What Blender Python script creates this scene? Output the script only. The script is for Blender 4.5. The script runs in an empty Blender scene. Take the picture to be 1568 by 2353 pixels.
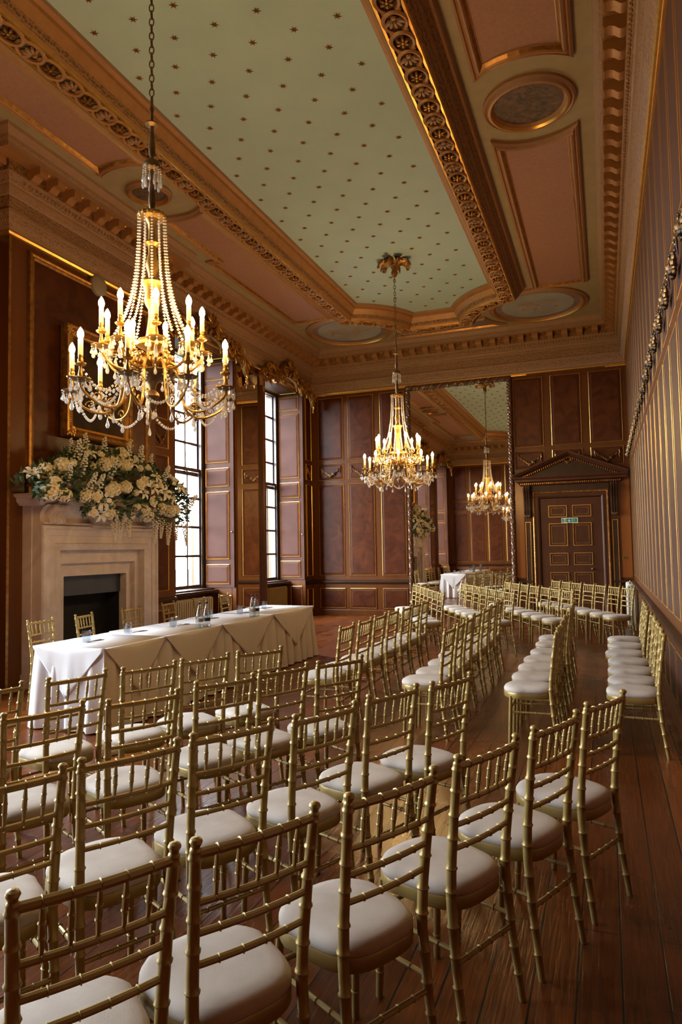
import bpy, math, random
from mathutils import Vector, Matrix
random.seed(7)
PI = math.pi
sc = bpy.context.scene
COL = sc.collection

# ------------------------------------------------------------------ camera
CAM_H = 1.58
F_PX, YAW, PITCH, ROLL = 1586.84, .364688, .05545, -.01768
fw = Vector((-math.sin(YAW) * math.cos(PITCH), math.cos(YAW) * math.cos(PITCH), math.sin(PITCH)))
r0 = Vector((math.cos(YAW), math.sin(YAW), 0))
u0 = r0.cross(fw)
rt = r0 * math.cos(ROLL) + u0 * math.sin(ROLL)
up = -r0 * math.sin(ROLL) + u0 * math.cos(ROLL)
cd = bpy.data.cameras.new('camera')
cd.sensor_fit = 'VERTICAL'
cd.sensor_height = 36.0
cd.lens = F_PX / 2353 * 36.0
cd.clip_start = .05
cam = bpy.data.objects.new('camera', cd)
COL.objects.link(cam)
cam.matrix_world = Matrix(((rt.x, up.x, -fw.x, 0), (rt.y, up.y, -fw.y, 0), (rt.z, up.z, -fw.z, CAM_H), (0, 0, 0, 1)))
sc.camera = cam

# ------------------------------------------------------------------ light and exposure
SKY_STRENGTH = 30.0
BULB_STRENGTH = 290.0
EXPOSURE = .48
sc.view_settings.view_transform = 'Standard'
sc.view_settings.look = 'None'
sc.view_settings.gamma = 1
sc.view_settings.use_curve_mapping = False
sc.view_settings.exposure = EXPOSURE
w = bpy.data.worlds.new('overcast_sky')
sc.world = w
w.use_nodes = True
bg = w.node_tree.nodes['Background']
bg.inputs['Color'].default_value = (.85, .92, 1, 1)
bg.inputs['Strength'].default_value = SKY_STRENGTH
cy = sc.cycles
cy.max_bounces = 7
cy.diffuse_bounces = 4
cy.glossy_bounces = 4
cy.transmission_bounces = 5
cy.transparent_max_bounces = 12
cy.caustics_reflective = False
cy.caustics_refractive = False
cy.sample_clamp_indirect = 6
cy.use_denoising = True

# room, metres: camera stands at x=0, y=0
XL, XR, YB, YF = -6.81, .54, 15.86, -.56
BX, BY0, BY1 = -6.60, 6.20, 9.10          # chimney breast face and extent
ZC, ZE = 6.50, 5.48                       # ceiling, foot of the entablature
XC, YC = -3.16, 7.65                      # centre of the ceiling
ZS, ZT = .88, 5.45                        # window recess
XG = -7.54                                # glass plane
WIN = [(9.925, 11.96), (13.31, 15.34), (3.34, 5.375), (-.04, 1.99)]

# ------------------------------------------------------------------ materials
def new_mat(name):
    m = bpy.data.materials.new(name)
    m.use_nodes = True
    nt = m.node_tree
    return m, nt, nt.nodes['Principled BSDF']

def L(nt, a, b): nt.links.new(a, b)

def mat(name, c1, c2=None, scale=6, rough=.5, metal=0, coat=0, bump=0, stretch=(1, 1, 1), detail=5, bscale=None, spec=.5, dist=0, coatr=.15):
    m, nt, b = new_mat(name)
    b.inputs['Roughness'].default_value = rough
    b.inputs['Metallic'].default_value = metal
    b.inputs['Coat Weight'].default_value = coat
    b.inputs['Coat Roughness'].default_value = coatr
    b.inputs['Specular IOR Level'].default_value = spec
    if c2 is None:
        b.inputs['Base Color'].default_value = (*c1, 1)
    tc = nt.nodes.new('ShaderNodeTexCoord')
    mp = nt.nodes.new('ShaderNodeMapping')
    mp.inputs['Scale'].default_value = stretch
    L(nt, tc.outputs['Object'], mp.inputs['Vector'])
    if c2 is not None:
        n = nt.nodes.new('ShaderNodeTexNoise')
        n.inputs['Scale'].default_value = scale
        n.inputs['Detail'].default_value = detail
        n.inputs['Distortion'].default_value = dist
        L(nt, mp.outputs['Vector'], n.inputs['Vector'])
        r = nt.nodes.new('ShaderNodeValToRGB')
        r.color_ramp.elements[0].position = .3
        r.color_ramp.elements[1].position = .7
        r.color_ramp.elements[0].color = (*c1, 1)
        r.color_ramp.elements[1].color = (*c2, 1)
        L(nt, n.outputs['Fac'], r.inputs['Fac'])
        L(nt, r.outputs['Color'], b.inputs['Base Color'])
    if bump:
        n2 = nt.nodes.new('ShaderNodeTexNoise')
        n2.inputs['Scale'].default_value = bscale or scale * 3
        n2.inputs['Detail'].default_value = 3
        L(nt, mp.outputs['Vector'], n2.inputs['Vector'])
        bp = nt.nodes.new('ShaderNodeBump')
        bp.inputs['Strength'].default_value = bump
        bp.inputs['Distance'].default_value = .02
        L(nt, n2.outputs['Fac'], bp.inputs['Height'])
        L(nt, bp.outputs['Normal'], b.inputs['Normal'])
    return m

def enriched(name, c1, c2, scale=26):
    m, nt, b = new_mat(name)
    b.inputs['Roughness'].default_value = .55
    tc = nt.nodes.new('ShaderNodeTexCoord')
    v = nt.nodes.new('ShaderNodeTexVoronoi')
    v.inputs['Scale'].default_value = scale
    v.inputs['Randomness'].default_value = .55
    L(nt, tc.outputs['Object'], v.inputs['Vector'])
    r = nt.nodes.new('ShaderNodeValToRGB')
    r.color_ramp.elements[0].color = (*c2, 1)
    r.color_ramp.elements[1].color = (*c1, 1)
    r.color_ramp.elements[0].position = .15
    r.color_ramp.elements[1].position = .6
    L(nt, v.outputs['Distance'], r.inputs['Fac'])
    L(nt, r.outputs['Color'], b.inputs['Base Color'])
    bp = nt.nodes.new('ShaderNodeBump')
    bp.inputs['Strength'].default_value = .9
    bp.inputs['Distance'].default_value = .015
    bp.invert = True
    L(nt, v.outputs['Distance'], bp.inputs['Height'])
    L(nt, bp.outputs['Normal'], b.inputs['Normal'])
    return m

M = {}
M['stile'] = mat('polished_mahogany', (.100, .029, .005), (.14, .043, .008), 5, .36, coat=.06, stretch=(1, 1, .15), spec=.35)
M['burl'] = mat('burr_walnut', (.048, .0095, .002), (.112, .028, .0062), 3.5, .38, coat=.04, detail=9, dist=1.2, spec=.3)
M['bevel'] = mat('dark_bevelled_wood', (.070, .018, .005), (.10, .026, .008), 6, .55, coat=0, spec=.2)
M['orange'] = mat('amber_wood', (.26, .078, .013), (.32, .10, .018), 4, .32, coat=.3, stretch=(1, 1, .2))
M['dark'] = mat('dark_carved_wood', (.034, .014, .006), (.055, .022, .009), 8, .42, coat=.05, spec=.35)
M['door'] = mat('door_mahogany', (.060, .019, .007), (.085, .027, .010), 5, .42, coat=.0, stretch=(1, 1, .2), spec=.3)
M['shutter'] = mat('shutter_wood', (.060, .021, .013), (.080, .030, .020), 3, .55, coat=0, detail=6, spec=.16)
M['rwall'] = mat('polished_rosewood', (.058, .022, .014), (.085, .034, .022), 3, .42, coat=0, detail=6, stretch=(1, 1, .3), spec=.4)
M['rbevel'] = mat('polished_rosewood_bevel', (.055, .019, .011), (.08, .028, .016), 5, .4, coat=0, spec=.35)
M['gold'] = mat('gilding', (.78, .46, .12), (.62, .34, .075), 18, .34, metal=.85)
M['dimgold'] = mat('aged_gilding', (.50, .25, .06), (.22, .095, .028), 14, .38, metal=.75)
M['brass'] = mat('lacquered_brass', (.40, .235, .06), (.30, .17, .04), 20, .36, metal=.8)
M['bronze'] = mat('dark_bronze', (.24, .15, .06), (.15, .09, .04), 14, .42, metal=.7)
M['plaster'] = mat('tan_plaster', (.335, .195, .118), (.38, .225, .14), 9, .55, bump=.08, bscale=60)
M['olive'] = mat('olive_plaster', (.37, .305, .19), (.42, .345, .22), 6, .7, bump=.06, bscale=80)
M['pink'] = mat('rose_plaster', (.39, .205, .155), (.45, .245, .185), 30, .8, bump=.08, bscale=120)
M['rich'] = enriched('carved_tan_plaster', (.34, .195, .115), (.23, .12, .06))
M['richdark'] = enriched('carved_dark_gilt', (.30, .15, .055), (.10, .045, .018), 30)
M['copper'] = mat('copper_gilt_plaster', (.44, .215, .085), (.37, .175, .065), 10, .48, metal=.15)
M['ground'] = mat('dark_band_ground', (.085, .055, .038), (.11, .07, .05), 8, .6)
M['blue'] = mat('duck_egg_ceiling', (.435, .590, .63), (.47, .625, .66), 2.5, .8, detail=4)
M['star'] = mat('copper_star', (.24, .095, .032), None, rough=.45, metal=.4)
M['limestone'] = mat('veined_marble', (.56, .44, .35), (.74, .61, .51), 2.6, .42, detail=8, dist=1.5, coat=.1)
M['iron'] = mat('grey_iron_hood', (.055, .06, .07), (.075, .08, .09), 4, .5, metal=.4)
M['soot'] = mat('sooty_firebox', (.006, .005, .005), (.012, .011, .01), 10, .9)
M['white'] = mat('white_linen', (.86, .86, .88), None, rough=.85)
M['cream'] = mat('cream_suede', (.49, .43, .375), (.60, .545, .49), 9, .95, detail=8, bump=.06, bscale=220)
M['chair'] = mat('gold_painted_beech', (.33, .225, .066), (.39, .275, .085), 9, .40, metal=.34)
M['chairbright'] = M['chair']
M['candle'] = None
M['paper'] = mat('white_paper', (.78, .78, .80), None, rough=.8)
M['black'] = mat('black_plastic', (.012, .012, .013), None, rough=.35)
M['cream_metal'] = mat('cream_radiator_paint', (.62, .56, .42), (.66, .60, .46), 5, .45)
M['beige_metal'] = mat('beige_radiator_paint', (.36, .25, .105), (.40, .28, .12), 5, .45)
M['pale_metal'] = mat('pale_green_radiator_paint', (.60, .60, .49), None, rough=.45)
M['sash'] = mat('dark_stained_sash', (.055, .032, .025), (.075, .042, .032), 8, .4, coat=.2)
M['chrome'] = mat('polished_metal', (.7, .7, .7), None, rough=.15, metal=1)
M['leaf'] = mat('green_foliage', (.028, .060, .022), (.075, .115, .045), 30, .5)
M['petal'] = mat('ivory_petals', (.78, .70, .52), (.86, .80, .66), 20, .7)
M['petal2'] = mat('cream_petals', (.78, .66, .40), (.84, .74, .52), 25, .7)
M['petal3'] = mat('white_petals', (.82, .79, .72), None, rough=.7)
M['grass'] = mat('lawn_grass', (.011, .023, .006), (.015, .029, .009), 3, .9)
M['tree'] = mat('willow_green', (.009, .016, .007), (.018, .027, .013), 4, .9)
M['stonewall'] = mat('pale_stone_wall', (.80, .79, .76), (.86, .85, .82), 2, .9)
M['oilpaint'] = mat('dark_oil_paint', (.014, .009, .006), (.085, .040, .022), 2.2, .65, detail=7, dist=.8, spec=.15)
M['fresco'] = mat('faded_fresco', (.34, .35, .40), (.47, .46, .49), 2.5, .85, detail=5)
M['fresco2'] = mat('fresco_figures', (.40, .27, .20), (.50, .36, .29), 5, .85, dist=2)
M['floral'] = mat('painted_flowers', (.055, .05, .035), (.22, .13, .09), 11, .7, detail=6, dist=1.5)
M['purple'] = mat('purple_panel_paint', (.21, .15, .15), (.31, .24, .245), 4, .75, detail=7)
M['grey_metal'] = mat('grey_sounder_plastic', (.33, .27, .2), None, rough=.5)
M['signgreen'] = mat('sign_green', (.0, .20, .09), None, rough=.4)
M['signwhite'] = mat('sign_white', (.75, .78, .75), None, rough=.4)
M['label'] = mat('beige_label', (.34, .30, .25), None, rough=.5)
M['blacklabel'] = mat('black_label', (.02, .02, .02), None, rough=.4)
M['lettering'] = mat('label_lettering', (.6, .5, .3), None, rough=.5)

def _mirror():
    m, nt, b = new_mat('old_mirror_silver')
    b.inputs['Base Color'].default_value = (.78, .73, .66, 1)
    b.inputs['Metallic'].default_value = 1
    b.inputs['Roughness'].default_value = .015
    return m
M['mirror'] = _mirror()

def _glass(name, tint, refl, ior=1.45):
    m = bpy.data.materials.new(name)
    m.use_nodes = True
    nt = m.node_tree
    nt.nodes.clear()
    o = nt.nodes.new('ShaderNodeOutputMaterial')
    t = nt.nodes.new('ShaderNodeBsdfTransparent')
    t.inputs['Color'].default_value = (*tint, 1)
    g = nt.nodes.new('ShaderNodeBsdfGlossy')
    g.inputs['Roughness'].default_value = .03
    f = nt.nodes.new('ShaderNodeLayerWeight')
    f.inputs['Blend'].default_value = .5
    pw = nt.nodes.new('ShaderNodeMath')
    pw.operation = 'POWER'
    pw.inputs[1].default_value = 5
    L(nt, f.outputs['Facing'], pw.inputs[0])
    a = nt.nodes.new('ShaderNodeMath')
    a.operation = 'MULTIPLY_ADD'
    a.inputs[1].default_value = .8 - refl
    a.inputs[2].default_value = refl
    a.use_clamp = True
    L(nt, pw.outputs[0], a.inputs[0])
    mx = nt.nodes.new('ShaderNodeMixShader')
    L(nt, a.outputs[0], mx.inputs['Fac'])
    L(nt, t.outputs[0], mx.inputs[1])
    L(nt, g.outputs[0], mx.inputs[2])
    L(nt, mx.outputs[0], o.inputs['Surface'])
    return m
M['pane'] = _glass('window_glass', (.97, .98, .98), .03)
M['tumbler'] = _glass('clear_tumbler_glass', (.86, .89, .92), .14, 1.5)
M['bottle'] = _glass('clear_bottle_glass', (.90, .93, .94), .24, 1.5)
def _crystal():
    m, nt, b = new_mat('cut_crystal')
    b.inputs['Base Color'].default_value = (.62, .61, .60, 1)
    b.inputs['Roughness'].default_value = .06
    b.inputs['Specular IOR Level'].default_value = 1
    b.inputs['Coat Weight'].default_value = 1
    o = nt.nodes['Material Output']
    t = nt.nodes.new('ShaderNodeBsdfTransparent')
    t.inputs['Color'].default_value = (.95, .95, .95, 1)
    tl = nt.nodes.new('ShaderNodeBsdfTranslucent')
    tl.inputs['Color'].default_value = (.95, .93, .90, 1)
    m1 = nt.nodes.new('ShaderNodeMixShader')
    m1.inputs['Fac'].default_value = .2
    L(nt, b.outputs[0], m1.inputs[1])
    L(nt, tl.outputs[0], m1.inputs[2])
    m2 = nt.nodes.new('ShaderNodeMixShader')
    m2.inputs['Fac'].default_value = .38
    L(nt, m1.outputs[0], m2.inputs[1])
    L(nt, t.outputs[0], m2.inputs[2])
    L(nt, m2.outputs[0], o.inputs['Surface'])
    return m
M['crystal'] = _crystal()
M['water'] = _glass('still_water', (.93, .96, .97), .05, 1.33)

def _emit(name, c, s):
    m, nt, b = new_mat(name)
    b.inputs['Base Color'].default_value = (*c, 1)
    b.inputs['Emission Color'].default_value = (*c, 1)
    b.inputs['Emission Strength'].default_value = s
    return m
M['bulb'] = _emit('glowing_candle_bulb', (1, .61, .22), BULB_STRENGTH)

def _candle():
    m, nt, b = new_mat('ivory_candle_tube')
    b.inputs['Base Color'].default_value = (.85, .72, .45, 1)
    b.inputs['Roughness'].default_value = .4
    o = nt.nodes['Material Output']
    t = nt.nodes.new('ShaderNodeBsdfTranslucent')
    t.inputs['Color'].default_value = (.95, .82, .5, 1)
    mx = nt.nodes.new('ShaderNodeMixShader')
    mx.inputs['Fac'].default_value = .5
    L(nt, b.outputs[0], mx.inputs[1])
    L(nt, t.outputs[0], mx.inputs[2])
    L(nt, mx.outputs[0], o.inputs['Surface'])
    return m
M['candle'] = _candle()

def _floor():
    m, nt, b = new_mat('old_oak_boards')
    tc = nt.nodes.new('ShaderNodeTexCoord')
    sep = nt.nodes.new('ShaderNodeSeparateXYZ')
    L(nt, tc.outputs['Object'], sep.inputs[0])
    cmb = nt.nodes.new('ShaderNodeCombineXYZ')       # planks run along the room
    L(nt, sep.outputs['Y'], cmb.inputs['X'])
    L(nt, sep.outputs['X'], cmb.inputs['Y'])
    br = nt.nodes.new('ShaderNodeTexBrick')
    br.offset = .37
    br.offset_frequency = 2
    br.inputs['Scale'].default_value = 1
    br.inputs['Brick Width'].default_value = 3.1
    br.inputs['Row Height'].default_value = .152
    br.inputs['Mortar Size'].default_value = .0045
    br.inputs['Mortar Smooth'].default_value = .15
    br.inputs['Bias'].default_value = 0
    br.inputs['Color1'].default_value = (.112, .025, .003, 1)
    br.inputs['Color2'].default_value = (.215, .055, .008, 1)
    br.inputs['Mortar'].default_value = (.012, .005, .003, 1)
    L(nt, cmb.outputs[0], br.inputs['Vector'])
    mp = nt.nodes.new('ShaderNodeMapping')
    mp.inputs['Scale'].default_value = (22, 1.2, 1)
    L(nt, tc.outputs['Object'], mp.inputs['Vector'])
    n = nt.nodes.new('ShaderNodeTexNoise')
    n.inputs['Scale'].default_value = 3
    n.inputs['Detail'].default_value = 7
    n.inputs['Distortion'].default_value = .6
    L(nt, mp.outputs[0], n.inputs['Vector'])
    r = nt.nodes.new('ShaderNodeValToRGB')
    r.color_ramp.elements[0].position = .25
    r.color_ramp.elements[0].color = (.40, .38, .36, 1)
    r.color_ramp.elements[1].position = .75
    r.color_ramp.elements[1].color = (1.15, 1.12, 1.1, 1)
    L(nt, n.outputs['Fac'], r.inputs['Fac'])
    mx = nt.nodes.new('ShaderNodeMix')
    mx.data_type = 'RGBA'
    mx.blend_type = 'MULTIPLY'
    mx.inputs['Factor'].default_value = 1
    L(nt, br.outputs['Color'], mx.inputs[6])
    L(nt, r.outputs['Color'], mx.inputs[7])
    L(nt, mx.outputs[2], b.inputs['Base Color'])
    n3 = nt.nodes.new('ShaderNodeTexNoise')
    n3.inputs['Scale'].default_value = 1.6
    n3.inputs['Detail'].default_value = 5
    L(nt, tc.outputs['Object'], n3.inputs['Vector'])
    mr = nt.nodes.new('ShaderNodeMapRange')
    mr.inputs['To Min'].default_value = .16
    mr.inputs['To Max'].default_value = .42
    L(nt, n3.outputs['Fac'], mr.inputs['Value'])
    L(nt, mr.outputs[0], b.inputs['Roughness'])
    ad = nt.nodes.new('ShaderNodeMath')
    ad.operation = 'MULTIPLY_ADD'
    ad.inputs[1].default_value = -1.6
    L(nt, br.outputs['Fac'], ad.inputs[0])
    L(nt, n.outputs['Fac'], ad.inputs[2])
    bp = nt.nodes.new('ShaderNodeBump')
    bp.inputs['Strength'].default_value = .35
    bp.inputs['Distance'].default_value = .006
    L(nt, ad.outputs[0], bp.inputs['Height'])
    L(nt, bp.outputs['Normal'], b.inputs['Normal'])
    return m
M['floor'] = _floor()

# ------------------------------------------------------------------ mesh helpers
class MB:
    """collects shapes and links them as ONE mesh object"""
    def __init__(s, *mats):
        s.v, s.f, s.mi, s.sm = [], [], [], []
        s.mats = list(mats)
        s.T = None

    def k(s, m):
        if m not in s.mats: s.mats.append(m)
        return s.mats.index(m)

    def add(s, verts, faces, m, smooth=False):
        b = len(s.v)
        if s.T is not None: verts = [s.T @ Vector(p) for p in verts]
        s.v += [tuple(p) for p in verts]
        i = s.k(m)
        for f in faces:
            s.f.append([b + q for q in f])
            s.mi.append(i)
            s.sm.append(smooth)

    def box(s, x0, y0, z0, x1, y1, z1, m):
        p = [(x, y, z) for z in (z0, z1) for y in (y0, y1) for x in (x0, x1)]
        s.add(p, [(0, 2, 3, 1), (4, 5, 7, 6), (0, 1, 5, 4), (2, 6, 7, 3), (0, 4, 6, 2), (1, 3, 7, 5)], m)

    def quad(s, a, b, c, d, m): s.add([a, b, c, d], [(0, 1, 2, 3)], m)

    def loft(s, loops, m, closed=True, caps=False, smooth=True, mats=None):
        n = len(loops[0])
        vs = [p for l in loops for p in l]
        for i in range(len(loops) - 1):
            fs = []
            for j in range(n if closed else n - 1):
                q = (j + 1) % n
                fs.append((i * n + j, i * n + q, (i + 1) * n + q, (i + 1) * n + j))
            if mats is None and i == 0: allf = []
            if mats is None: allf += fs
            else:
                s.add(loops[i] + loops[i + 1], [(j, (j + 1) % n, n + (j + 1) % n, n + j) for j in range(n if closed else n - 1)], mats[i], smooth)
        if mats is None: s.add(vs, allf, m, smooth)
        if caps:
            s.add(loops[0], [tuple(range(n))[::-1]], m)
            s.add(loops[-1], [tuple(range(n))], m)

    def tube(s, pts, rad, m, n=8, caps=True, closed=False, smooth=True):
        pts = [Vector(p) for p in pts]
        if not hasattr(rad, '__len__'): rad = [rad] * len(pts)
        loops = []
        N = len(pts)
        ref = None
        for i, p in enumerate(pts):
            if closed: t = pts[(i + 1) % N] - pts[i - 1]
            else: t = pts[min(i + 1, N - 1)] - pts[max(i - 1, 0)]
            t.normalize()
            if ref is None:
                ref = Vector((0, 0, 1)) if abs(t.z) < .9 else Vector((1, 0, 0))
            a = t.cross(ref)
            if a.length < 1e-6: a = t.cross(Vector((.3, 1, .2)))
            a.normalize()
            bb = t.cross(a)
            ref = -bb.cross(a).cross(a) if False else (a.cross(t))
            loops.append([p + (a * math.cos(2 * PI * j / n) + bb * math.sin(2 * PI * j / n)) * rad[i] for j in range(n)])
        if closed: loops.append(loops[0])
        s.loft(loops, m, True, caps and not closed, smooth)

    def lathe(s, prof, m, c=(0, 0, 0), n=16, smooth=True, sx=1, sy=1):
        loops = [[(c[0] + r * sx * math.cos(2 * PI * j / n), c[1] + r * sy * math.sin(2 * PI * j / n), c[2] + z) for j in range(n)] for r, z in prof]
        s.loft(loops, m, True, True, smooth)

    def ball(s, c, r, m, n=8, rows=5, smooth=True, rot=None):
        if not hasattr(r, '__len__'): r = (r, r, r)
        vs = [Vector((0, 0, -r[2]))]
        for i in range(1, rows):
            a = -PI / 2 + PI * i / rows
            for j in range(n):
                b = 2 * PI * j / n
                vs.append(Vector((r[0] * math.cos(a) * math.cos(b), r[1] * math.cos(a) * math.sin(b), r[2] * math.sin(a))))
        vs.append(Vector((0, 0, r[2])))
        fs = [(0, 1 + (j + 1) % n, 1 + j) for j in range(n)]
        for i in range(rows - 2):
            for j in range(n):
                q = (j + 1) % n
                fs.append((1 + i * n + j, 1 + i * n + q, 1 + (i + 1) * n + q, 1 + (i + 1) * n + j))
        e = len(vs) - 1
        fs += [(e, 1 + (rows - 2) * n + j, 1 + (rows - 2) * n + (j + 1) % n) for j in range(n)]
        if rot is not None: vs = [rot @ p for p in vs]
        c = Vector(c)
        s.add([c + p for p in vs], fs, m, smooth)

    def bead(s, c, r, h, m):
        c = Vector(c)
        s.add([c + Vector(p) for p in ((0, 0, h), (r, 0, 0), (0, r, 0), (-r, 0, 0), (0, -r, 0), (0, 0, -h))],
              [(0, 1, 2), (0, 2, 3), (0, 3, 4), (0, 4, 1), (5, 2, 1), (5, 3, 2), (5, 4, 3), (5, 1, 4)], m)

    def prism(s, outline, fn, d0, d1, m, smooth=False):
        """outline of (u,v) pushed from d0 to d1; fn(u,v,d) gives the point"""
        n = len(outline)
        a = [fn(u, v, d0) for u, v in outline]
        b = [fn(u, v, d1) for u, v in outline]
        s.add(a + b, [tuple(range(n))[::-1], tuple(range(n, 2 * n))], m)
        s.add(a + b, [(j, (j + 1) % n, n + (j + 1) % n, n + j) for j in range(n)], m, smooth)

    def build(s, name, parent=None, loc=None, angle=40):
        me = bpy.data.meshes.new(name)
        me.from_pydata(s.v, [], s.f)
        for m in s.mats: me.materials.append(M[m])
        me.polygons.foreach_set('material_index', s.mi)
        me.polygons.foreach_set('use_smooth', s.sm)
        me.update()
        import bmesh
        bm = bmesh.new()
        bm.from_mesh(me)
        bmesh.ops.recalc_face_normals(bm, faces=bm.faces)
        bm.to_mesh(me)
        bm.free()
        if any(s.sm): me.set_sharp_from_angle(angle=math.radians(angle))
        o = bpy.data.objects.new(name, me)
        COL.objects.link(o)
        if parent is not None: o.parent = parent
        if loc is not None: o.location = loc
        return o

def tag(o, label, cat, group=None, kind=None):
    o['label'] = label
    o['category'] = cat
    if group: o['group'] = group
    if kind: o['kind'] = kind
    return o

def struct(o, label, cat): return tag(o, label, cat, None, 'structure')

def thing(name, label, cat, loc=(0, 0, 0), rz=0, group=None):
    o = bpy.data.objects.new(name, None)
    o.empty_display_size = .1
    COL.objects.link(o)
    o.location = loc
    o.rotation_euler = (0, 0, rz)
    return tag(o, label, cat, group)

def copy_tree(o, parent=None):
    c = o.copy()
    COL.objects.link(c)
    c.parent = parent
    for ch in list(o.children): copy_tree(ch, c)
    return c

def lerp(a, b, t): return a + (b - a) * t

def rail_pts(a, b, n): return [Vector(a).lerp(Vector(b), i / (n - 1)) for i in range(n)]
# ------------------------------------------------------------------ the setting
def offset(poly, d):
    """counter-clockwise outline moved inwards by d"""
    n = len(poly)
    out = []
    for i in range(n):
        p0, p1, p2 = Vector(poly[i - 1]), Vector(poly[i]), Vector(poly[(i + 1) % n])
        a = (p1 - p0).normalized()
        b = (p2 - p1).normalized()
        n1, n2 = Vector((-a.y, a.x)), Vector((-b.y, b.x))
        m = n1 + n2
        m = m / max(m.dot(n1), .25)
        out.append((p1.x + m.x * d, p1.y + m.y * d))
    return out

def F_back(u, v, d): return (u, YB - d, v)
def F_front(u, v, d): return (u, YF + d, v)
def F_right(u, v, d): return (XR - d, u, v)
def F_left(u, v, d): return (XL + d, u, v)
def F_breast(u, v, d): return (BX + d, u, v)

def panel(mb, fr, u0, v0, u1, v1, field='burl', bevel='bevel', gold='gold', gw=.019, bev=.05, h=1.0):
    def rect(i, d): return [fr(u0 + i, v0 + i, d * h), fr(u1 - i, v0 + i, d * h), fr(u1 - i, v1 - i, d * h), fr(u0 + i, v1 - i, d * h)]
    mb.loft([rect(0, 0), rect(.003, .015), rect(gw * .6, .02), rect(gw, .007)], gold, smooth=False)
    mb.loft([rect(gw, .007), rect(gw + bev, .018)], bevel, smooth=False)
    mb.add(rect(gw + bev, .018), [(0, 1, 2, 3)], field)

ROWS = [(.17, .66), (.96, 3.21), (3.32, 3.72), (3.81, 5.38)]

def rails(mb, fr, u0, u1, stile='stile'):
    """dado rail, skirting"""
    def strip(prof, m):
        mb.loft([[fr(u0, z, d) for d, z in prof], [fr(u1, z, d) for d, z in prof]], m, closed=False, smooth=False)
    strip([(0, .755), (.02, .765), (.035, .79), (.05, .80), (.05, .835), (.03, .85), (0, .86)], 'dark')
    strip([(0, 5.44), (.012, 5.44), (.02, 5.48)], 'gold')

def skirting(name, fr, segs, side):
    mb = MB('stile')
    for u0, u1 in segs:
        pr = [(.0, .15), (.015, .145), (.022, .12), (.022, 0), (0, 0)]
        mb.loft([[fr(u0, z, d) for d, z in pr], [fr(u1, z, d) for d, z in pr]], 'stile', closed=False, smooth=False, caps=False)
    return struct(mb.build(name), f'dark polished wood skirting board at the foot of the {side} wall', 'baseboard')

# carved swag, facing -y; x across, z up
def swag_mesh(w, m1, m2, seed, fat=1.0):
    rnd = random.Random(seed)
    mb = MB(m1, m2)
    for i in range(30):
        t = i / 29
        s = 1 - abs(2 * t - 1)
        x, z = w * (t - .5), .10 - .19 * (1 - (2 * t - 1) ** 2)
        for q in range(1 + int(2.3 * s)):
            r = (.010 + .016 * s * rnd.uniform(.6, 1.1)) * fat
            mb.ball((x + rnd.uniform(-.012, .012), -.012 - r * rnd.uniform(.4, 1.3), z + rnd.uniform(-.03, .02) * (s + .2)), (r, r * .8, r * rnd.uniform(.7, 1.2)), m1 if rnd.random() < .55 else m2, 6, 4)
    for s in (-1, 1):                                   # ribbon tails and knots
        mb.ball((s * w / 2, -.02, .11), (.02, .016, .02), m1, 6, 4)
        mb.tube([(s * w / 2, -.015, .11), (s * (w / 2 + .012), -.02, .05), (s * (w / 2 - .006), -.015, -.01), (s * (w / 2 + .01), -.012, -.06)], [.007, .010, .008, .003], m2, 5)
    return mb

def swag(src, parent, fr, u, v, rz):
    o = src.copy()
    COL.objects.link(o)
    o.parent = parent
    o.location = fr(u, v, .0)
    o.rotation_euler = (0, 0, rz)
    return o

# floor
mb = MB('floor')
mb.box(XL - 1.0, YF - .1, -.12, XR + .1, YB + .1, 0, 'floor')
struct(mb.build('floor'), 'worn dark oak floorboards running the length of the room', 'floor')

# back wall ----------------------------------------------------------
mb = MB('stile')
mb.box(XL - 1.0, YB, 0, XR + .1, YB + .12, ZC, 'stile')
P3 = [(-6.64, -5.96), (-5.84, -5.17), (-5.01, -4.39)]
for a, b in P3:
    for v0, v1 in ROWS: panel(mb, F_back, a, v0, b, v1, bev=.05)
P6 = [(-1.83, -1.19), (-1.03, -.39), (-.23, .44)]
for a, b in P6:
    for v0, v1 in ROWS[2:]: panel(mb, F_back, a, v0, b, v1, bev=.05)
for a, b in ((-1.87, -1.53), (.13, .52)):
    mb.box(a, YB - .012, .90, b, YB, 3.2, 'orange')
rails(mb, F_back, XL, -4.36)
rails(mb, F_back, .13, XR)
rails(mb, F_back, -1.87, -1.53)
wall_back = struct(mb.build('wall_back'), 'far end wall of dark mahogany panels edged in gold', 'wall')
sw = swag_mesh(.48, 'dark', 'dimgold', 3, 1.25).build('carved_swag', wall_back)
src_sw = sw
for i, (a, b) in enumerate(P3 + P6):
    o = sw if i == 0 else swag(src_sw, wall_back, F_back, 0, 0, 0)
    o.location = F_back((a + b) / 2, 3.53, .015)
skirting('baseboard_back', F_back, [(XL, -4.36), (-1.87, -1.53), (.13, XR)], 'far end')

# front wall behind the camera ---------------------------------------
mb = MB('stile')
mb.box(XL - 1.0, YF - .12, 0, XR + .1, YF, ZC, 'stile')
fp = [(-6.64 + .81 * i, -6.64 + .81 * i + .67) for i in range(9) if -6.64 + .81 * i + .67 < XR]
for a, b in fp:
    for v0, v1 in ROWS: panel(mb, F_front, a, v0, b, v1)
rails(mb, F_front, XL, XR)
wf = struct(mb.build('wall_front'), 'near end wall of gold edged mahogany panels seen only in the tall mirror', 'wall')
for a, b in fp: swag(src_sw, wf, F_front, (a + b) / 2, 3.53, PI)
skirting('baseboard_front', F_front, [(XL, XR)], 'near end')

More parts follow.
